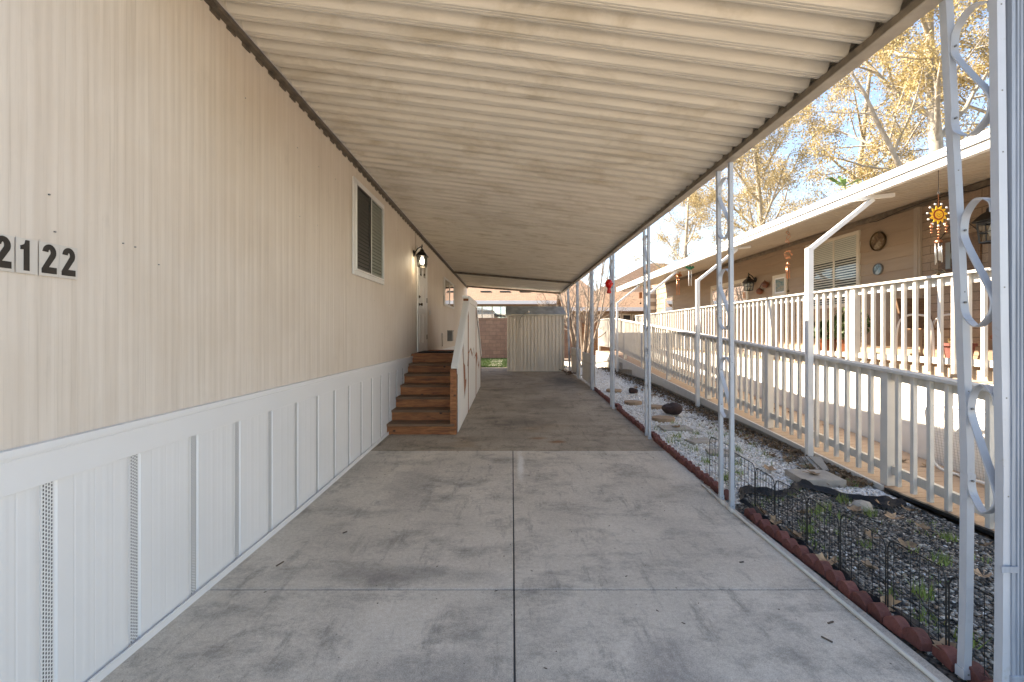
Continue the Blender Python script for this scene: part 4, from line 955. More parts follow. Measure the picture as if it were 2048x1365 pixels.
# porch chair
ch=thing('porch_chair',(5.6,6.05,1.2),'white tubular porch chair with curved arms behind the balusters','chair')
mb=MB()
for dx in (-.24,.24): mb=MB(); mb.tube(spl([(5.6+dx,6.35,1.2),(5.6+dx,6.33,1.62),(5.6+dx,6.22,1.78),(5.6+dx,6.0,1.80),(5.6+dx,5.82,1.70),(5.6+dx,5.78,1.2)],5),.014,7); build('arm_frame',mb,M['white'],ch,smooth=True)
mb=MB(); mb.box(5.37,5.83,5.8,6.28,1.60,1.625); build('seat',mb,M['wood2'],ch,bevel=.008)
mb=MB(); mb.hexa([(5.38,6.26,1.62),(5.82,6.26,1.62),(5.82,6.29,1.62),(5.38,6.29,1.62),(5.38,6.38,2.05),(5.82,6.38,2.05),(5.82,6.41,2.05),(5.38,6.41,2.05)]); build('backrest',mb,M['wood2'],ch,bevel=.008)

# ------------------------------------------------------------------ hanging chimes (awning edge)
HX=4.46
def hang(name,y,x,label,cat='wind chime'): return thing(name,(x,y,3.27),label,cat)
def cord(par,x,y,z0,z1,r=.0025,m='black'): mb=MB(); mb.tube([(x,y,z0),(x,y,z1)],r,5); return build('cord',mb,M[m],par)
sc_=hang('sun_wind_chime',4.76,HX,'yellow smiling sun wind chime with hanging beads and silver tubes'); y=4.76; x=HX; zc=2.80
cord(sc_,x,y,3.02,3.28); 
mb=MB(); mb.lathe([(.010,-.002),(.013,0),(.010,.002),(.008,0),(.010,-.002)],(x,y,3.03),14,axis='y'); build('hook_ring',mb,M['steel'],sc_)
mb=MB()
for k in range(12): mb.lathe([(0,-.005),(.005,0),(0,.005)],(x,y,3.01-k*.0105),6)
build('bead_string',mb,M['copper'],sc_)
def disc(mb,x,y,z,r,th,m=0,n=20): mb.lathe([(0,-th),(r,-th),(r,th),(0,th)],(x,y,z),n,m,axis='y')
mb=MB()
for k in range(11):
    a=2*PI*k/11+.15; r0,r1=.050,.098; w=.018; c_,s_=math.cos(a),math.sin(a); tw=.014
    P=[(x+r0*c_-w*s_,y-.002,zc+r0*s_+w*c_),(x+.075*c_-w*.9*s_+tw*.4*s_,y-.002,zc+.075*s_+w*.9*c_),(x+r1*c_+tw*s_*.5,y-.002,zc+r1*s_-tw*c_*.5),(x+r0*c_+w*s_,y-.002,zc+r0*s_-w*c_)]
    mb.prism(P,(0,.004,0))
build('rays',mb,M['yellow'],sc_)
mb=MB(); disc(mb,x,y,zc,.056,.004); build('ring',mb,M['darkred'],sc_)
mb=MB(); disc(mb,x,y,zc,.042,.007); fc=build('face',mb,M['yellow'],sc_)
mb=MB(); mb.tube([(x-.022+.044*t,y-.0085,zc-.008-.014*math.sin(PI*t)) for t in np.linspace(0,1,8)],.0018,5)
for s in (-1,1): mb.tube([(x+s*.017-.009+.018*t,y-.0085,zc+.010-.005*math.sin(PI*t)) for t in np.linspace(0,1,6)],.0015,5)
mb.tube([(x,y-.0085,zc+.008),(x+.003,y-.0085,zc-.004),(x-.002,y-.0085,zc-.005)],.0014,5)
build('features',mb,M['darkred'],fc)
mb=MB()
for k in range(11):
    a=2*PI*k/11+.15; disc(mb,x+.115*math.cos(a),y,zc+.115*math.sin(a),.010,.004,0,10)
build('ray_beads',mb,M['white'],sc_)
for dx,z0,n in ((-.075,2.70,4),(0,2.675,5),(.08,2.71,4)):
    mb=MB(); z=z0
    mb.tube([(x+dx,y,z0+.02),(x+dx,y,z0-.03*n)],.0012,4)
    for k in range(n): r=(.010,.019,.012,.013,.009)[k]; mb.lathe([(0,-r*.8),(r*.8,-r*.4),(r,0),(r*.8,r*.4),(0,r*.8)],(x+dx,y,z),8); z-=r*.8+.018
    build('bead_strand',mb,M['copper'],sc_,smooth=True)
mb=MB(); mb.lathe([(.036,-.012),(.034,.002),(.020,.013),(.0,.018)],(x,y,2.525),14); build('chime_cap',mb,M['copper'],sc_,smooth=True)
for k in range(5):
    a=2*PI*k/5+.3; l=.18+.02*(k%3); mb=MB(); mb.tube([(x+.026*math.cos(a),y+.026*math.sin(a),2.50),(x+.026*math.cos(a),y+.026*math.sin(a),2.50-l)],.0055,8); build('chime_tube',mb,M['steel'],sc_,smooth=True)
cord(sc_,x,y,2.19,2.50,.002,'brass'); mb=MB(); disc(mb,x,y,2.18,.018,.006); build('clapper',mb,M['brass'],sc_)
# copper spiral chime x=1577,y 455..
y=HX*910/(1577-1025); t=hang('copper_spiral_chime',y,HX,'tall copper wire chime with a cage of beads hanging near the framed picture')
zz=lambda py: 1.57+(665-py)*y/910
cord(t,HX,y,zz(470),3.29)
mb=MB()
for s in (-1,1): mb.tube([(HX+s*.03*math.sin(k*1.2),y+.03*math.cos(k*1.1),zz(462)+(zz(488)-zz(462))*k/8) for k in range(9)],.004,5)
build('wire_figure',mb,M['copper'],t)
mb=MB(); zc=zz(510); rr=random.Random(3)
for k in range(46):
    a=rr.uniform(0,2*PI); e=rr.uniform(-1.2,1.2); r=.055; c_=(HX+r*math.cos(a)*math.cos(e),y+r*math.sin(a)*math.cos(e),zc+r*1.2*math.sin(e)); mb.lathe([(0,-.009),(.009,0),(0,.009)],c_,6)
build('bead_cage',mb,M['copper'],t)
mb=MB(); mb.lathe([(0,.03),(.02,.01),(.035,-.02),(0,-.02)],(HX,y,zz(527)),12); build('chime_cap',mb,M['copper'],t,smooth=True)
for k in range(5): a=2*PI*k/5; mb=MB(); mb.tube([(HX+.025*math.cos(a),y+.025*math.sin(a),zz(532)),(HX+.025*math.cos(a),y+.025*math.sin(a),zz(556)-.02*(k%2))],.006,7); build('chime_tube',mb,M['copper'],t,smooth=True)
cord(t,HX,y,2.24,zz(532),.002,'brass'); mb=MB(); disc(mb,HX,y,2.235,.02,.006); build('clapper',mb,M['brass'],t)
# green bird chime 1381, butterfly chime 1357, small 1282
for (px,top,mid,bot,lab,mm,shape) in ((1381,525,537,572,'green glass wind chime with a hummingbird top and clear tubes','green','bird'),(1357,530,553,590,'bronze dragonfly wind chime left of the green one','copper','fly'),(1282,570,583,598,'small rectangular copper bell hanging at the far end of the awning','copper','bell')):
    y=HX*910/(px-1025); zz=lambda py: 1.57+(665-py)*y/910; t=hang({'bird':'green_wind_chime','fly':'dragonfly_wind_chime','bell':'copper_bell'}[shape],y,HX,lab); zt=zz(mid)
    cord(t,HX,y,zt,3.29,.003)
    if shape=='bell':
        mb=MB(); mb.box(HX-.05,HX+.05,y-.03,y+.03,zz(597),zz(585)); build('bell_body',mb,M[mm],t,bevel=.006); cord(t,HX,y,zz(606),zz(597)); mb=MB(); disc(mb,HX,y,zz(607),.03,.008); build('clapper',mb,M['black'],t); continue
    mb=MB(); sz=.16
    for s in (-1,1):
        mb.prism([(HX,y,zt+.02),(HX+s*sz*.5,y+.01,zt+.07),(HX+s*sz*.75,y+.01,zt+.02),(HX+s*sz*.3,y+.01,zt-.02)],(0,.006,0))
        if shape=='fly': mb.prism([(HX,y,zt+.0),(HX+s*sz*.3,y+.01,zt+.12),(HX+s*sz*.5,y+.01,zt+.12),(HX+s*.03,y+.01,zt-.06)],(0,.006,0))
    build('wings',mb,M[mm],t)
    mb=MB(); mb.lathe([(0,.07),(.02,.05),(.035,.0),(.05,-.03),(0,-.035)],(HX,y,zt),12); build('chime_cap',mb,M[mm],t,smooth=True)
    for k in range(4): a=2*PI*k/4+.4; mb=MB(); mb.tube([(HX+.04*math.cos(a),y+.04*math.sin(a),zt-.06),(HX+.04*math.cos(a),y+.04*math.sin(a),zz(bot)+.05*(k%2))],.009,7); build('chime_tube',mb,M['white' if shape=='bird' else 'copper'],t,smooth=True)
# red feeder at post
y=8.55; zz=lambda py: 1.57+(665-py)*y/910; x=(1219-1025)/910*y
t=thing('hummingbird_feeder',(x,y,zz(588)),'bright red hummingbird feeder hanging beside a white post','bird feeder')
mb=MB(); mb.lathe([(0,.12),(.03,.12),(.05,.10),(.075,.05),(.07,0),(.04,-.03),(.028,-.06),(.035,-.09),(.045,-.13),(.03,-.145),(0,-.145)],(x,y,zz(572)),18); build('bottle',mb,M['red'],t,smooth=True)
mb=MB()
for k in range(5): a=2*PI*k/5; mb.lathe([(0,-.012),(.022,0),(0,.012)],(x+.07*math.cos(a),y+.07*math.sin(a),zz(572)+.04),8)
build('flower_ports',mb,M['red'],t)
mb=MB(); mb.tube([(x,y,zz(572)+.12),(x+.03,y,zz(572)+.3),(x+.08,y,3.08)],.003,5); build('hanger',mb,M['black'],t)

# ------------------------------------------------------------------ seedling on gutter
y=5.9; t=thing('gutter_seedling',(4.32,y,3.39),'green seedling sprouting from the white awning gutter','seedling')
mb=MB(); mb.tube([(4.32,y,3.38),(4.32,y,3.47),(4.30,y+.01,3.54)],.006,5); build('stem',mb,M['weed'],t)
mb=MB()
for a,l,e in ((.2,.28,.5),(1.0,.2,.9),(2.9,.3,.6),(2.2,.22,1.1),(4.2,.18,.7),(5.4,.22,.3),(3.6,.2,.3)):
    d=Vector((math.cos(a)*math.cos(e),math.sin(a)*.6*math.cos(e),math.sin(e))); s=Vector((0,.2,1)).cross(d).normalized()*.03; c=Vector((4.31,y,3.46)); 
    mb.grid([[c,c],[c+d*l*.35-s*.8,c+d*l*.35+s*.8],[c+d*l*.7-s,c+d*l*.7+s],[c+d*l-Vector((0,0,.05)),c+d*l-Vector((0,0,.05))]])
build('leaves',mb,M['plant'],t)

# ------------------------------------------------------------------ shed
sh=thing('storage_shed',(.88,16.9,.2),'tan ribbed metal storage shed with grey roof at the end of the driveway','shed')
sx0,sx1,sy0,sy1=-.17,1.83,16.0,18.3
mb=MB(); pr=[]; x=sx0
while x<sx1-.05: pr+=[(x,0),(x+.055,0),(x+.060,.045),(x+.085,.045),(x+.090,0)]; x+=.125
pr.append((sx1,0)); mb.grid([[(a,sy0+n,.22) for a,n in pr],[(a,sy0+n,2.16) for a,n in pr]])
for x in (sx0,sx1): mb.face([(x,sy0,.2),(x,sy1,.2),(x,sy1,2.16),(x,sy0,2.16)])
mb.face([(sx0,sy1,.2),(sx1,sy1,.2),(sx1,sy1,2.16),(sx0,sy1,2.16)])
build('wall',mb,M['shedtan'],sh,recalc=False)
mb=MB(); 
for x in (sx0-.004,.24,1.02,sx1-.03): mb.box(x,x+.035,sy0-.018,sy0-.010,.22,2.14)
mb.box(sx0,sx1,sy0-.02,sy0+.01,.20,.235); build('corner_trim',mb,M['shedtan'],sh)
mb=MB(); mb.box(sx0-.05,sx1+.08,sy0-.06,sy0-.03,2.155,2.20); build('fascia',mb,M['creamtrim'],sh)
mb=MB(); a=[(sx0-.05,sy0-.05,2.20),(sx1+.10,sy0-.05,2.20),(sx1-.02,sy0+.42,2.50),(sx0-.05,sy0+.42,2.52)]
mb.face(a); mb.face([a[3],a[2],(sx1-.02,sy1-.4,2.58),(sx0-.05,sy1-.4,2.60)]); mb.face([(sx0-.05,sy1-.4,2.6),(sx1-.02,sy1-.4,2.58),(sx1+.05,sy1+.05,2.2),(sx0-.05,sy1+.05,2.2)])
for s in (sx0-.049,sx1-.02): mb.face([(s,sy0-.05,2.2),(s,sy0+.42,2.5),(s,sy1-.4,2.58),(s,sy1+.05,2.2)])
build('roof',mb,M['galv'],sh)
t=thing('shed_lamp',(.55,15.9,2.1),'small spotlight on a bent arm fixed above the shed wall','spotlight')
mb=MB(); mb.tube([(.30,15.97,2.08),(.42,15.93,2.20),(.52,15.9,2.26)],.012,6); build('arm',mb,M['steel'],t)
mb=MB(); mb.lathe([(0,-.04),(.035,-.035),(.05,.03),(.04,.04),(0,.03)],(.57,15.88,2.28),12,axis='y'); build('head',mb,M['signcard'],t,smooth=True)
mb=MB(); mb.tube([(.30,15.96,2.08),(.27,15.96,1.95),(.29,15.96,1.8),(.28,15.96,1.72)],.006,5); build('cable',mb,M['darktrim'],t)

# white low fence at far right
def low_fence(y0,y1,label,h0,h1,n):
    t=thing('low_fence',(2.06,(y0+y1)/2,.17),label,'low fence','low white fence sections between the far posts')
    for k in range(n):
        a=y0+(y1-y0)*k/n; b=y0+(y1-y0)*(k+1)/n-.03; z=gz(a); zt=h0+(h1-h0)*k/n
        mb=MB(); mb.box(2.05,2.075,a,b,z+.04,zt); build('board',mb,M['fascia'],t)
    mb=MB(); mb.box(2.035,2.049,y0,y1,h1-.28,h1-.22); build('cross_rail',mb,M['panelwhite'],t)
low_fence(11.25,13.3,'low white board fence section between the middle far posts',1.0,1.0,2)
low_fence(13.75,15.8,'low white board fence section beside the shed',1.06,1.06,2)
# black junk heap by shed
mb=MB(); rr=random.Random(12)
for k in range(26):
    a=(1.9+rr.uniform(-.12,.35),15.2+rr.uniform(-1.0,.6),.2+rr.uniform(.0,.05)); b=(a[0]+rr.uniform(-.2,.2),a[1]+rr.uniform(-.2,.2),.2+rr.uniform(0,.08)); mb.tube([a,b],.012,4)
build('debris',mb,M['litter'],kind='stuff',label='dark leaf debris beside the shed corner',cat='debris')

# ------------------------------------------------------------------ block wall, lawn, far houses
mb=MB(); mb.box(-9,3.7,24.0,24.2,.2,2.27); bw=thing('block_wall',(-2,24.1,.2),'brown concrete block wall behind the lawn','wall'); build('wall_blocks',mb,M['block'],bw)
mb=MB(); mb.box(-9,3.7,23.97,24.23,2.27,2.33); build('coping',mb,M['block'],bw)
bw2=thing('back_fence',(9,25,.2),'brown board fence behind the bare tree at the far right','fence'); mb=MB()
for k in range(40): mb.box(3.8,14,25.0,25.03,.22+k*.24,.44+k*.24) if k<8 else None
build('boards',mb,M['rampboard'] if False else mat('fence_brown',(.30,.15,.07),.8,var=.3,scale=4,stretch=(.4,1,3)),bw2)
mb=MB(); 
for x in (3.75,6.2,8.6): mb.box(x,x+.1,24.95,25.0,.2,2.2)
build('fence_posts',mb,M['twig'],bw2)
def blades(n,x0,x1,y0,y1,h,seed,zoff=-.02,cond=None,w=.006):
    r=np.random.RandomState(seed); x=r.uniform(x0,x1,n); y=r.uniform(y0,y1,n)
    if cond is not None: k=cond(x,y); x=x[k]; y=y[k]; n=len(x)
    z=np.array([gz(q) for q in y])+zoff; a=r.uniform(0,6.28,n); hh=h*r.uniform(.5,1.2,n); l=hh*r.uniform(.1,.7,n); b=r.uniform(0,6.28,n)
    dx,dy=np.cos(a)*w,np.sin(a)*w
    V=np.stack([np.stack([x-dx,y-dy,z],1),np.stack([x+dx,y+dy,z],1),np.stack([x+np.cos(b)*l,y+np.sin(b)*l,z+hh],1)],1).reshape(-1,3); return V,np.arange(3*n).reshape(-1,3)
V,F=blades(26000,-3,2.2,17.85,23.9,.07,5,w=.012); fast_mesh('lawn_grass',V,F,M['grassb'],kind='stuff',label='green lawn strip before the block wall',cat='grass')
for k in range(4): 
    mb=MB(); y=18.7+k*1.1; mb.box(-.95,-.45,y,y+.45,.17,.21); build('stepping_slab',mb,M['paver'],label='pale square stepping slab in the lawn before the block wall',cat='stepping stone',group='slabs in the lawn')
# house behind wall
bh=thing('back_house',(0,33,0),'low house with salmon shingle roof behind the block wall','house')
mb=MB(); mb.box(-12,9,32.0,32.2,0,3.6); build('wall',mb,M['stucco'],bh)
mb=MB(); mb.face([(-14,31.2,3.72),(6.5,31.2,3.72),(5.5,37,5.9),(-14,37,5.9)]); mb.face([(6.5,31.2,3.72),(7.0,37,3.9),(5.5,37,5.9)]); build('roof',mb,M['shingle'],bh)
mb=MB(); mb.box(-14,6.5,31.05,31.2,3.50,3.74); build('fascia',mb,M['fascia'],bh)
mb=MB(); mb.box(-2.85,-.35,31.93,31.99,2.1,3.42); w_=build('window',mb,M['creamtrim'],bh)
mb=MB()
for a in (-2.75,-2.05,-1.35,-.85): mb.box(a,a+.62 if a<-1 else a+.4,31.90,31.925,2.15,3.36)
build('pane',mb,M['curtain'],w_)
mb=MB()
for a in (-2.75,-2.05,-1.35,-.85): mb.box(a,a+.62 if a<-1 else a+.4,31.88,31.895,2.15,3.36)
build('pane_glass',mb,M['skyglass'],w_)
for a in (-2.3,-.9,.55): 
    mb=MB(); y=33.2; z=3.72+(y-31.2)*.376; mb.hexa([(a,y,z+.02),(a+.75,y,z+.02),(a+.75,y+.3,z+.13),(a,y+.3,z+.13),(a,y,z+.10),(a+.75,y,z+.10),(a+.75,y+.3,z+.16),(a,y+.3,z+.16)])
    build('roof_vent',mb,M['inside'],bh)
# brown gabled house behind right
gh=thing('gabled_house',(9,34,0),'taller house with brown shingle hip roof beyond the awning','house')
mb=MB(); mb.box(6.6,16,32.5,40,0,4.4); build('wall',mb,M['stucco'],gh)
mb=MB(); a=[(5.6,31.8,4.35),(17,31.8,4.35),(17,41,4.35),(5.6,41,4.35)]; r0,r1=(10.9,36.4,7.1),(12.2,36.4,7.1)
mb.face([a[0],a[1],r1,r0]); mb.face([a[1],a[2],r1]); mb.face([a[2],a[3],r0,r1]); mb.face([a[3],a[0],r0]); build('roof',mb,M['shingle2'],gh)
mb=MB(); mb.box(5.5,17,31.7,31.8,4.15,4.38); mb.box(5.5,5.6,31.8,41,4.15,4.38); build('fascia',mb,M['creamtrim'],gh)
mb=MB(); mb.box(7.2,8.2,32.42,32.49,3.2,4.0); build('window',mb,M['creamtrim'],gh)
# small outbuilding / neighbour far patio roof
oh=thing('far_cottage',(7,27,0),'small cottage with pale shingle roof and dark windows beyond the ramp end','house')
mb=MB(); mb.box(3.6,9.5,28.2,31,0,3.1); build('wall',mb,M['stucco'],oh)
mb=MB(); mb.face([(3.0,27.4,3.05),(10,27.4,3.05),(10,29.6,4.2),(3.0,29.6,4.2)]); mb.face([(3.0,29.6,4.2),(10,29.6,4.2),(10,31.6,3.05),(3.0,31.6,3.05)]); build('roof',mb,M['shingle'],oh)
mb=MB(); mb.box(2.95,10,27.3,27.4,2.85,3.08); build('fascia',mb,M['fascia'],oh)
for k in range(4):
    x=6.2+k*.62; mb=MB(); mb.box(x,x+.55,28.12,28.19,1.5,2.7); w_=build('window',mb,M['creamtrim'],oh); mb=MB(); mb.box(x+.06,x+.49,28.08,28.115,1.58,2.62); build('pane',mb,M['inside'],w_)
t=thing('flower_box',(7.2,23.2,2.2),'pot of red flowers on the far end of the landing','flowers')
pot((5.75,18.6,1.25),.18,.45,M['pottan'],t); 
t.location=(5.75,18.6,1.2); 
for c_ in t.children: pass
ORG[t.name]=(5.75,18.6,1.2)
for c_ in t.children:
    bpy.data.objects.remove(c_)
pot((5.75,18.6,1.2),.2,.5,M['pottan'],t)
r=np.random.RandomState(5); n=120; q=r.normal(size=(n,3))*np.array([.16,.16,.09])+np.array([5.75,18.6,1.95]); a=r.normal(size=(n,3))*.035; b=r.normal(size=(n,3))*.035
V=np.stack([q-a,q+b,q+a,q-b],1).reshape(-1,3); fast_mesh('blossoms',V,np.arange(4*n).reshape(-1,4),M['red'],parent=t)

# ------------------------------------------------------------------ trees
def tree_arrays(seed,height,r0,spread,first,levels,leafn,leafs,droop=.0,twist=.35,multi=1,lean=(0,0),nchild=(9,6,5,4),clen=.42,upb=.35):
    rr=random.Random(seed); mb=MB(); tips=[]
    def grow(p,d,L,r,lvl,n=7):
        pts=[p]; rs=[r]; q=Vector(p); dd=Vector(d); 
        nn=n if lvl==0 else max(4,n-lvl)
        for i in range(nn):
            w=twist*(.35 if lvl==0 else 1.0)
            dd=(dd+Vector((rr.uniform(-1,1),rr.uniform(-1,1),rr.uniform(-1,1)))*w*.45+Vector((0,0,upb if lvl<2 else -droop))*.18).normalized()
            q=q+dd*(L/nn); pts.append(q.copy()); rs.append(r*(1-.72*(i+1)/nn))
        mb.tube(pts,rs,(10,7,5,4,3)[min(lvl,4)],caps=False)
        if lvl>=2:
            for i in range(1,len(pts)): tips.append((pts[i],lvl))
        if lvl<levels:
            k=nchild[min(lvl,len(nchild)-1)]
            for c in range(k):
                t=first+(1-first)*((c+rr.random())/k) if lvl==0 else .2+.8*((c+rr.random())/k)
                f=t*nn; i=min(int(f),nn-1); b=pts[i].lerp(pts[i+1],f-i); dl=(pts[i+1]-pts[i]).normalized()
                a=rr.uniform(0,2*PI) if lvl else c*2.4+rr.uniform(-.4,.4)
                side=dl.orthogonal().normalized(); side.rotate(Matrix.Rotation(a,3,dl)); ang=rr.uniform(.6,1.15)
                nd=dl*math.cos(ang)+side*math.sin(ang)
                L2=(spread*(1-.55*(t-first)/(1-first+1e-6)) if lvl==0 else L*clen*1.25*(1-.4*t))*rr.uniform(.75,1.15)
                grow(b,nd,L2,max(.006,rs[i]*(.5 if lvl==0 else .55)),lvl+1)
    for m_ in range(multi):
        a=2*PI*m_/max(multi,1); d=Vector((lean[0]+(.42*math.cos(a) if multi>1 else 0),lean[1]+(.42*math.sin(a) if multi>1 else 0),1)).normalized()
        grow(Vector((.08*math.cos(a) if multi>1 else 0,.08*math.sin(a) if multi>1 else 0,0)),d,height*rr.uniform(.85,1),r0,0,9)
    # leaves
    r=np.random.RandomState(seed+50); T=np.array([tuple(t[0]) for t in tips]); V=F=None
    if leafn>0 and len(T):
        gate=np.sin(T[:,0]*1.3+seed)+np.sin(T[:,1]*1.1+1)+np.sin(T[:,2]*1.5+2); wgt=np.clip(.55+.35*gate,.03,2); wgt/=wgt.sum()
        idx=r.choice(len(T),leafn,p=wgt); q=T[idx]+r.normal(size=(leafn,3))*np.array([.13,.13,.17]); 
        a=r.normal(size=(leafn,3)); a[:,2]-=.7; a/=np.linalg.norm(a,axis=1)[:,None]; b=np.cross(a,r.normal(size=(leafn,3))); b/=np.linalg.norm(b,axis=1)[:,None]
        s=(leafs*r.uniform(.5,1.3,leafn))[:,None]; V=np.stack([q-a*s,q+b*s*.42,q+a*s,q-b*s*.42],1).reshape(-1,3); F=np.arange(4*leafn).reshape(-1,4)
    return mb,V,F
protos={}
def tree(name,loc,key,label,cat,group,bark,fol,rz_=0,sc=1,**kw):
    if key not in protos:
        mb,V,F=tree_arrays(**kw); t=thing(name,(0,0,0),label,cat,group)
        build('trunk',mb,bark,t,smooth=True,recalc=False)
        if V is not None: fast_mesh('crown',V,F,fol,parent=t)
        protos[key]=t
    else: t=copy_tree(protos[key]); finish(t,label,cat,group,None)
    t.location=loc; t.rotation_euler=(0,0,rz_); t.scale=(sc,)*3
    return t
G='pale barked sycamores beyond the neighbour home'
tree('sycamore_tree',(15.55,16.0,0),'A','tall mottled white trunk sycamore just left of the nearest scroll post','tree',G,M['barkw'],M['foliage'],0,1,seed=11,height=19,r0=.30,spread=7.0,first=.22,levels=3,leafn=72000,leafs=.050,nchild=(15,7,5,3),lean=(-.03,0))
tree('sycamore_tree',(12.4,22.5,0),'B','pale sycamore rising behind the middle of the white awning','tree',G,M['barkw'],M['foliage2'],.6,1,seed=23,height=13,r0=.20,spread=5.0,first=.25,levels=3,leafn=36000,leafs=.046,nchild=(12,7,5,3))
tree('sycamore_tree',(17.5,23.0,0),'B','thin sycamore between the tall trunk and the middle tree','tree',G,None,None,2.6,1.15)
tree('sycamore_tree',(9.6,25.5,0),'B','short spreading sycamore nearest the brown shingle roof','tree',G,None,None,4.4,.8)
tree('sycamore_tree',(21.5,17.5,0),'A','sycamore farthest right, half hidden behind the nearest posts','tree',G,None,None,1.9,1.0)
tree('sycamore_tree',(16.5,30.0,0),'B','distant sycamore behind the other pale trees','tree',G,None,None,1.2,1.35)
# bare crape myrtles
G2='bare many stemmed trees by the far posts'
tree('bare_tree',(2.75,17.8,.2),'C','bare pale many stemmed tree beside the shed and far posts','tree',G2,M['barkg'],None,0,1,seed=5,height=4.6,r0=.05,spread=2.2,first=.25,levels=3,leafn=0,leafs=.05,multi=5,nchild=(8,5,4,3),twist=.3,upb=.8,clen=.4)
tree('bare_tree',(3.4,21.8,.2),'C','taller bare branching tree behind the ramp landing','tree',G2,None,None,2.0,1.25)
# background hedge mass
r=np.random.RandomState(3)
# ------------------------------------------------------------------ garden bits
def rock(name,c,s,m,label,cat,seed,flat=1,sub=3):
    import bmesh
    bm=bmesh.new(); bmesh.ops.create_icosphere(bm,subdivisions=sub,radius=1); rr=random.Random(seed); ph=[rr.uniform(0,6) for _ in range(6)]
    mb=MB()
    for v in bm.verts:
        p=v.co; k=1+.18*math.sin(p.x*2.6+ph[0])+.14*math.sin(p.y*3.5+ph[1])+.10*math.sin(p.z*4+ph[2])+.05*math.sin(p.x*9+ph[3])*math.sin(p.y*8+ph[4])
        mb.v.append((c[0]+p.x*k*s[0],c[1]+p.y*k*s[1],c[2]+max(p.z*k,-.6)*s[2]))
    mb.f=[tuple(v.index for v in f.verts) for f in bm.faces]; mb.m=[0]*len(mb.f); bm.free()
    return build(name,mb,m,label=label,cat=cat,smooth=sub>2)
rock('lava_rock',(2.86,8.15,gz(8.15)+.10),(.165,.15,.13),M['lava'],'large dark reddish lava rock on the white gravel','rock',2)
rock('small_rock',(2.83,10.6,gz(10.6)+.05),(.11,.10,.08),M['lava'],'smaller grey brown rock farther back on the white gravel','rock',5)
rock('pale_stone',(3.10,4.02,.03),(.10,.07,.04),M['paver'],'pale flat stone on the dark gravel near the ramp post','rock',7,sub=2)
def slabstone(x0,x1,y,d,m,label,rot=0,th=.035,round_=False):
    mb=MB(); w=(x1-x0)/2; c=((x0+x1)/2,y+d/2); z=gz(y)
    if round_: P=[(c[0]+w*math.cos(a),c[1]+d/2*math.sin(a),z-.02) for a in np.linspace(0,2*PI,17)[:-1]]
    else: 
        P=[]; 
        for sx,sy in ((-1,-1),(1,-1),(1,1),(-1,1)): X=sx*w; Y=sy*d/2; P.append((c[0]+X*math.cos(rot)-Y*math.sin(rot),c[1]+X*math.sin(rot)+Y*math.cos(rot),z-.02))
    mb.prism(P,(0,0,th+.02)); return build('stepping_stone',mb,m,label=label,cat='stepping stone',bevel=.006)
slabstone(2.98,3.40,4.62,.36,M['paver'],'thick square concrete paver lying beside the ramp foot',-.05,.06)
slabstone(2.34,2.80,7.02,.32,M['paver'],'square pale paver with a brown leaf on the white gravel',0,.02)
slabstone(2.40,2.78,7.62,.34,M['paverb'],'round brown edged stepping stone beside the lava rock',0,.05,True)
slabstone(2.30,2.66,9.15,.34,M['paverb'],'brown stepping stone in the middle of the white gravel',0,.05,True)
slabstone(2.62,2.95,8.75,.30,M['paverb'],'tan stepping stone just behind the second post',0,.04,True)
slabstone(2.25,2.62,10.7,.34,M['paverb'],'farthest brown stepping stone on the white gravel',0,.05,True)
slabstone(2.46,2.82,6.28,.22,M['paver'],'broken pale paver on the white gravel',.3,.02)
slabstone(2.50,2.86,5.68,.24,M['paver'],'small tan paver on the white gravel by the paired post',-.2,.025)
t=thing('slate_stack',(3.5,5.2,0),'stack of thin weathered slates leaning on the ramp foot','stone pile')
for k in range(4):
    mb=MB(); y=5.42-k*.07; mb.hexa([(3.34+k*.03,y-.2,.0+k*.012),(3.40+k*.03,y-.2,.0+k*.012),(3.62,y+.12,.03+k*.02),(3.50,y+.16,.03+k*.02),(3.34+k*.03,y-.2,.02+k*.012),(3.40+k*.03,y-.2,.02+k*.012),(3.62,y+.12,.05+k*.02),(3.50,y+.16,.05+k*.02)]); build('slate',mb,M['paver'],t)
# leaves
def leaf_mesh(seed,s=.062):
    rr=random.Random(seed); mb=MB(); n=5; P=[]
    for k in range(2*n+1):
        a=-PI*.82+PI*1.64*k/(2*n)+PI/2*0; rad_=s*(1.0 if k%2==0 else .74)*rr.uniform(.85,1.1); P.append((rad_*math.sin(a),rad_*math.cos(a)))
    c1,c2=rr.uniform(5,14),rr.uniform(3,9)
    def lift(x,y): return .010+c1*x*x+c2*y*y*.6+.25*x*rr.uniform(-.3,.3)
    Q=[(x,y,lift(x,y)) for x,y in P]; cc=(0,0,.008)
    for i in range(len(Q)-1): 
        m1=tuple((Q[i][k]+cc[k])/2-(.004 if k==2 else 0) for k in range(3)); m2=tuple((Q[i+1][k]+cc[k])/2-(.004 if k==2 else 0) for k in range(3))
        mb.face([cc,m1,m2]); mb.face([m1,Q[i],Q[i+1],m2])
    mb.tube([(0,0,.01),(0,-s*.7,.012),(.01,-s*1.3,.02)],.0018,4); return mb
lproto=[build('fallen_leaf',leaf_mesh(k),M['leaf'],org=(0,0,0)) for k in range(4)]; used=[False]*4
def put_leaf(x,y,z,s,label,group,rr,tilt=.3):
    k=rr.randrange(4)
    if not used[k]: o=lproto[k]; used[k]=True
    else: o=lproto[k].copy(); C.objects.link(o)
    o.location=(x,y,z); o.rotation_euler=(rr.uniform(-tilt,tilt),rr.uniform(-tilt,tilt),rr.uniform(0,6.28)); o.scale=(s,)*3; finish(o,label,'leaf',group,None)
rr=random.Random(21)
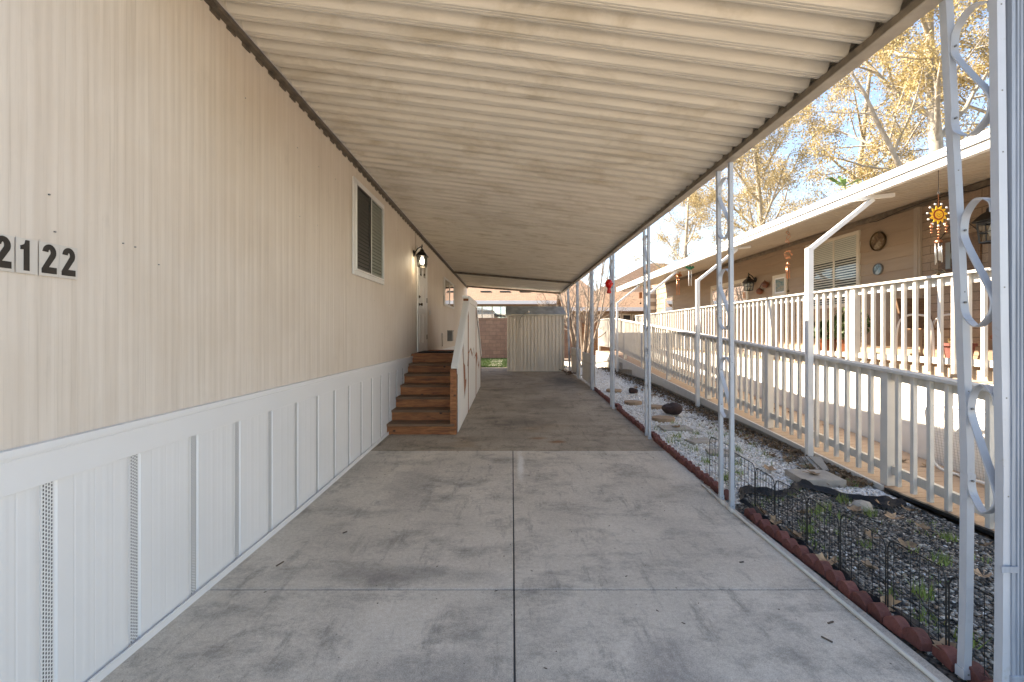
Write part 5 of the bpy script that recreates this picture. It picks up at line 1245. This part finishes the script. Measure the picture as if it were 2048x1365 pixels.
for (x,y,s) in [(3.18,3.78,1.2),(3.35,4.12,1.0),(2.98,3.95,1.1),(3.25,3.6,1.0),(3.42,3.3,1.0),(2.72,3.45,1.0),(2.86,3.3,1.1),(2.5,3.9,.9),(3.0,2.9,.9),(3.5,2.9,1.1),(2.35,3.0,1.0),(3.45,3.95,1.1)]:
    put_leaf(x,y,.012,s,'dry curled tan leaf on the dark grey gravel','leaves on the grey gravel',rr)
for (x,y,s) in [(2.13,3.45,1.1),(2.11,3.05,1.1),(2.12,2.55,1.0),(2.13,3.9,.9),(2.10,2.2,.9),(2.14,3.7,.8)]:
    put_leaf(x,y,.03,s,'dry tan leaf caught between the red edging and the wire fence','leaves along the edging',rr,.6)
for k in range(44):
    y=4.9+rr.random()**1.0*10; put_leaf(3.2+rr.uniform(0,.42)-.02*(y-5),y,gz(y)+.006,rr.uniform(.6,1.0),'dry brown leaf on the white gravel along the ramp','leaves on the white gravel',rr,.5)
for k in range(12):
    y=3.0+rr.random()*6; put_leaf(4.5+rr.uniform(-.2,.3),y,rz(y)+.004,.8,'dry leaf on the ramp boards','leaves on the ramp',rr)
put_leaf(3.17,4.80,.065,1.15,'curled brown leaf on the thick square paver',None,rr); put_leaf(2.58,7.16,.06,1.2,'brown star shaped leaf on the pale square paver',None,rr,.5)
put_leaf(2.88,5.1,.02,1.3,'large tan leaf standing on the white gravel left of the square paver',None,rr,.7)
# litter: small chips and twigs
r=np.random.RandomState(8); n=7000; y=4.6+r.uniform(0,1,n)**1.2*13; x=3.68-np.abs(r.normal(0,.19,n))-.0*y; ok=x>2.1; x=x[ok];y=y[ok];n=len(x); z=np.array([gz(q) for q in y])+r.uniform(0,.03,n)
q=np.stack([x,y,z],1); a=r.normal(size=(n,3))*np.array([1,1,.4]); a/=np.linalg.norm(a,axis=1)[:,None]; b=r.normal(size=(n,3))*np.array([1,1,.5]); b/=np.linalg.norm(b,axis=1)[:,None]; s=r.uniform(.008,.040,n)[:,None]
V=np.stack([q-a*s,q+b*s*.7,q+a*s,q-b*s*.6],1).reshape(-1,3); fast_mesh('leaf_litter',V,np.arange(4*n).reshape(-1,4),M['litter'],kind='stuff',label='brown leaf litter along the foot of the ramp',cat='leaf litter')
r=np.random.RandomState(18); n=1300; x=r.uniform(2.1,3.6,n); y=r.uniform(1.4,12,n); z=np.array([gz(q) for q in y])+r.uniform(0,.02,n)
q=np.stack([x,y,z],1); a=r.normal(size=(n,3))*np.array([1,1,.2]); a/=np.linalg.norm(a,axis=1)[:,None]; s=r.uniform(.008,.022,n)[:,None]; b=np.cross(a,np.array([0,0,1.]))*.5
V=np.stack([q-a*s,q+b*s*.7,q+a*s,q-b*s*.6],1).reshape(-1,3); fast_mesh('gravel_litter',V,np.arange(4*n).reshape(-1,4),M['litter'],kind='stuff',label='small brown bits scattered over the gravel',cat='leaf litter')
mb=MB(); rr=random.Random(31)
for k in range(70):
    y=4.7+rr.random()*11; x=3.6-abs(rr.gauss(0,.25)); z=gz(y)+.02; a=rr.uniform(0,6.28); l=rr.uniform(.05,.22); mb.tube([(x,y,z),(x+l*.5*math.cos(a),y+l*.5*math.sin(a),z+rr.uniform(0,.02)),(x+l*math.cos(a+.3),y+l*math.sin(a+.3),z)],.003,4)
build('twigs',mb,M['twig'],kind='stuff',label='thin twigs along the ramp foot',cat='twigs',recalc=False)
# twigs/specks on driveway
mb=MB(); rr=random.Random(77)
for k in range(90):
    x=rr.uniform(-1.8,1.85); y=rr.uniform(1.3,9); z=gz(y)+.003; a=rr.uniform(0,6.28); l=rr.uniform(.004,.02); mb.bar((x,y,z),(x+l*math.cos(a),y+l*math.sin(a),z+.001),.003,.003)
for (x,y,l,a) in ((-1.32,3.55,.035,.8),(-1.58,3.05,.06,1.2),(1.62,2.3,.05,2.2),(1.7,2.45,.04,.3),(1.55,3.1,.03,.1)): mb.bar((x,y,.004),(x+l*math.cos(a),y+l*math.sin(a),.006),.008,.005)
build('driveway_specks',mb,M['twig'],kind='stuff',label='small dark twigs and specks on the concrete',cat='debris',recalc=False)
# weeds: tufts
r=np.random.RandomState(9); cs=[]
for (x,y) in [(3.05,4.2),(3.08,3.9),(3.3,3.45),(2.78,3.85),(2.62,3.95),(2.6,3.35),(2.9,3.1),(2.45,2.7),(3.2,2.6),(2.7,2.4),(2.35,3.6),(2.75,4.0),(2.3,2.3),(2.55,2.05),(2.4,5.9),(2.3,5.4),(2.6,5.3),(2.2,6.3),(2.75,6.8),(2.25,4.8),(2.5,5.0),(2.9,5.9),(2.4,6.6),(2.15,12),(2.2,13),(2.1,11.6),(2.25,14)]:
    cs.append((x,y,r.randint(14,46),r.uniform(.05,.12)))
for k in range(150): cs.append((r.uniform(2.2,3.5),r.uniform(1.5,7.5),r.randint(4,14),r.uniform(.02,.07)))
VV=[]
for (x,y,n,h) in cs:
    V,_=blades(n,x-.05,x+.05,y-.05,y+.05,h,r.randint(1e6),0,w=.0035); VV.append(V)
V=np.concatenate(VV); fast_mesh('weeds',V,np.arange(len(V)).reshape(-1,3),M['weed'],kind='stuff',label='small green weeds growing through the gravel',cat='weeds')
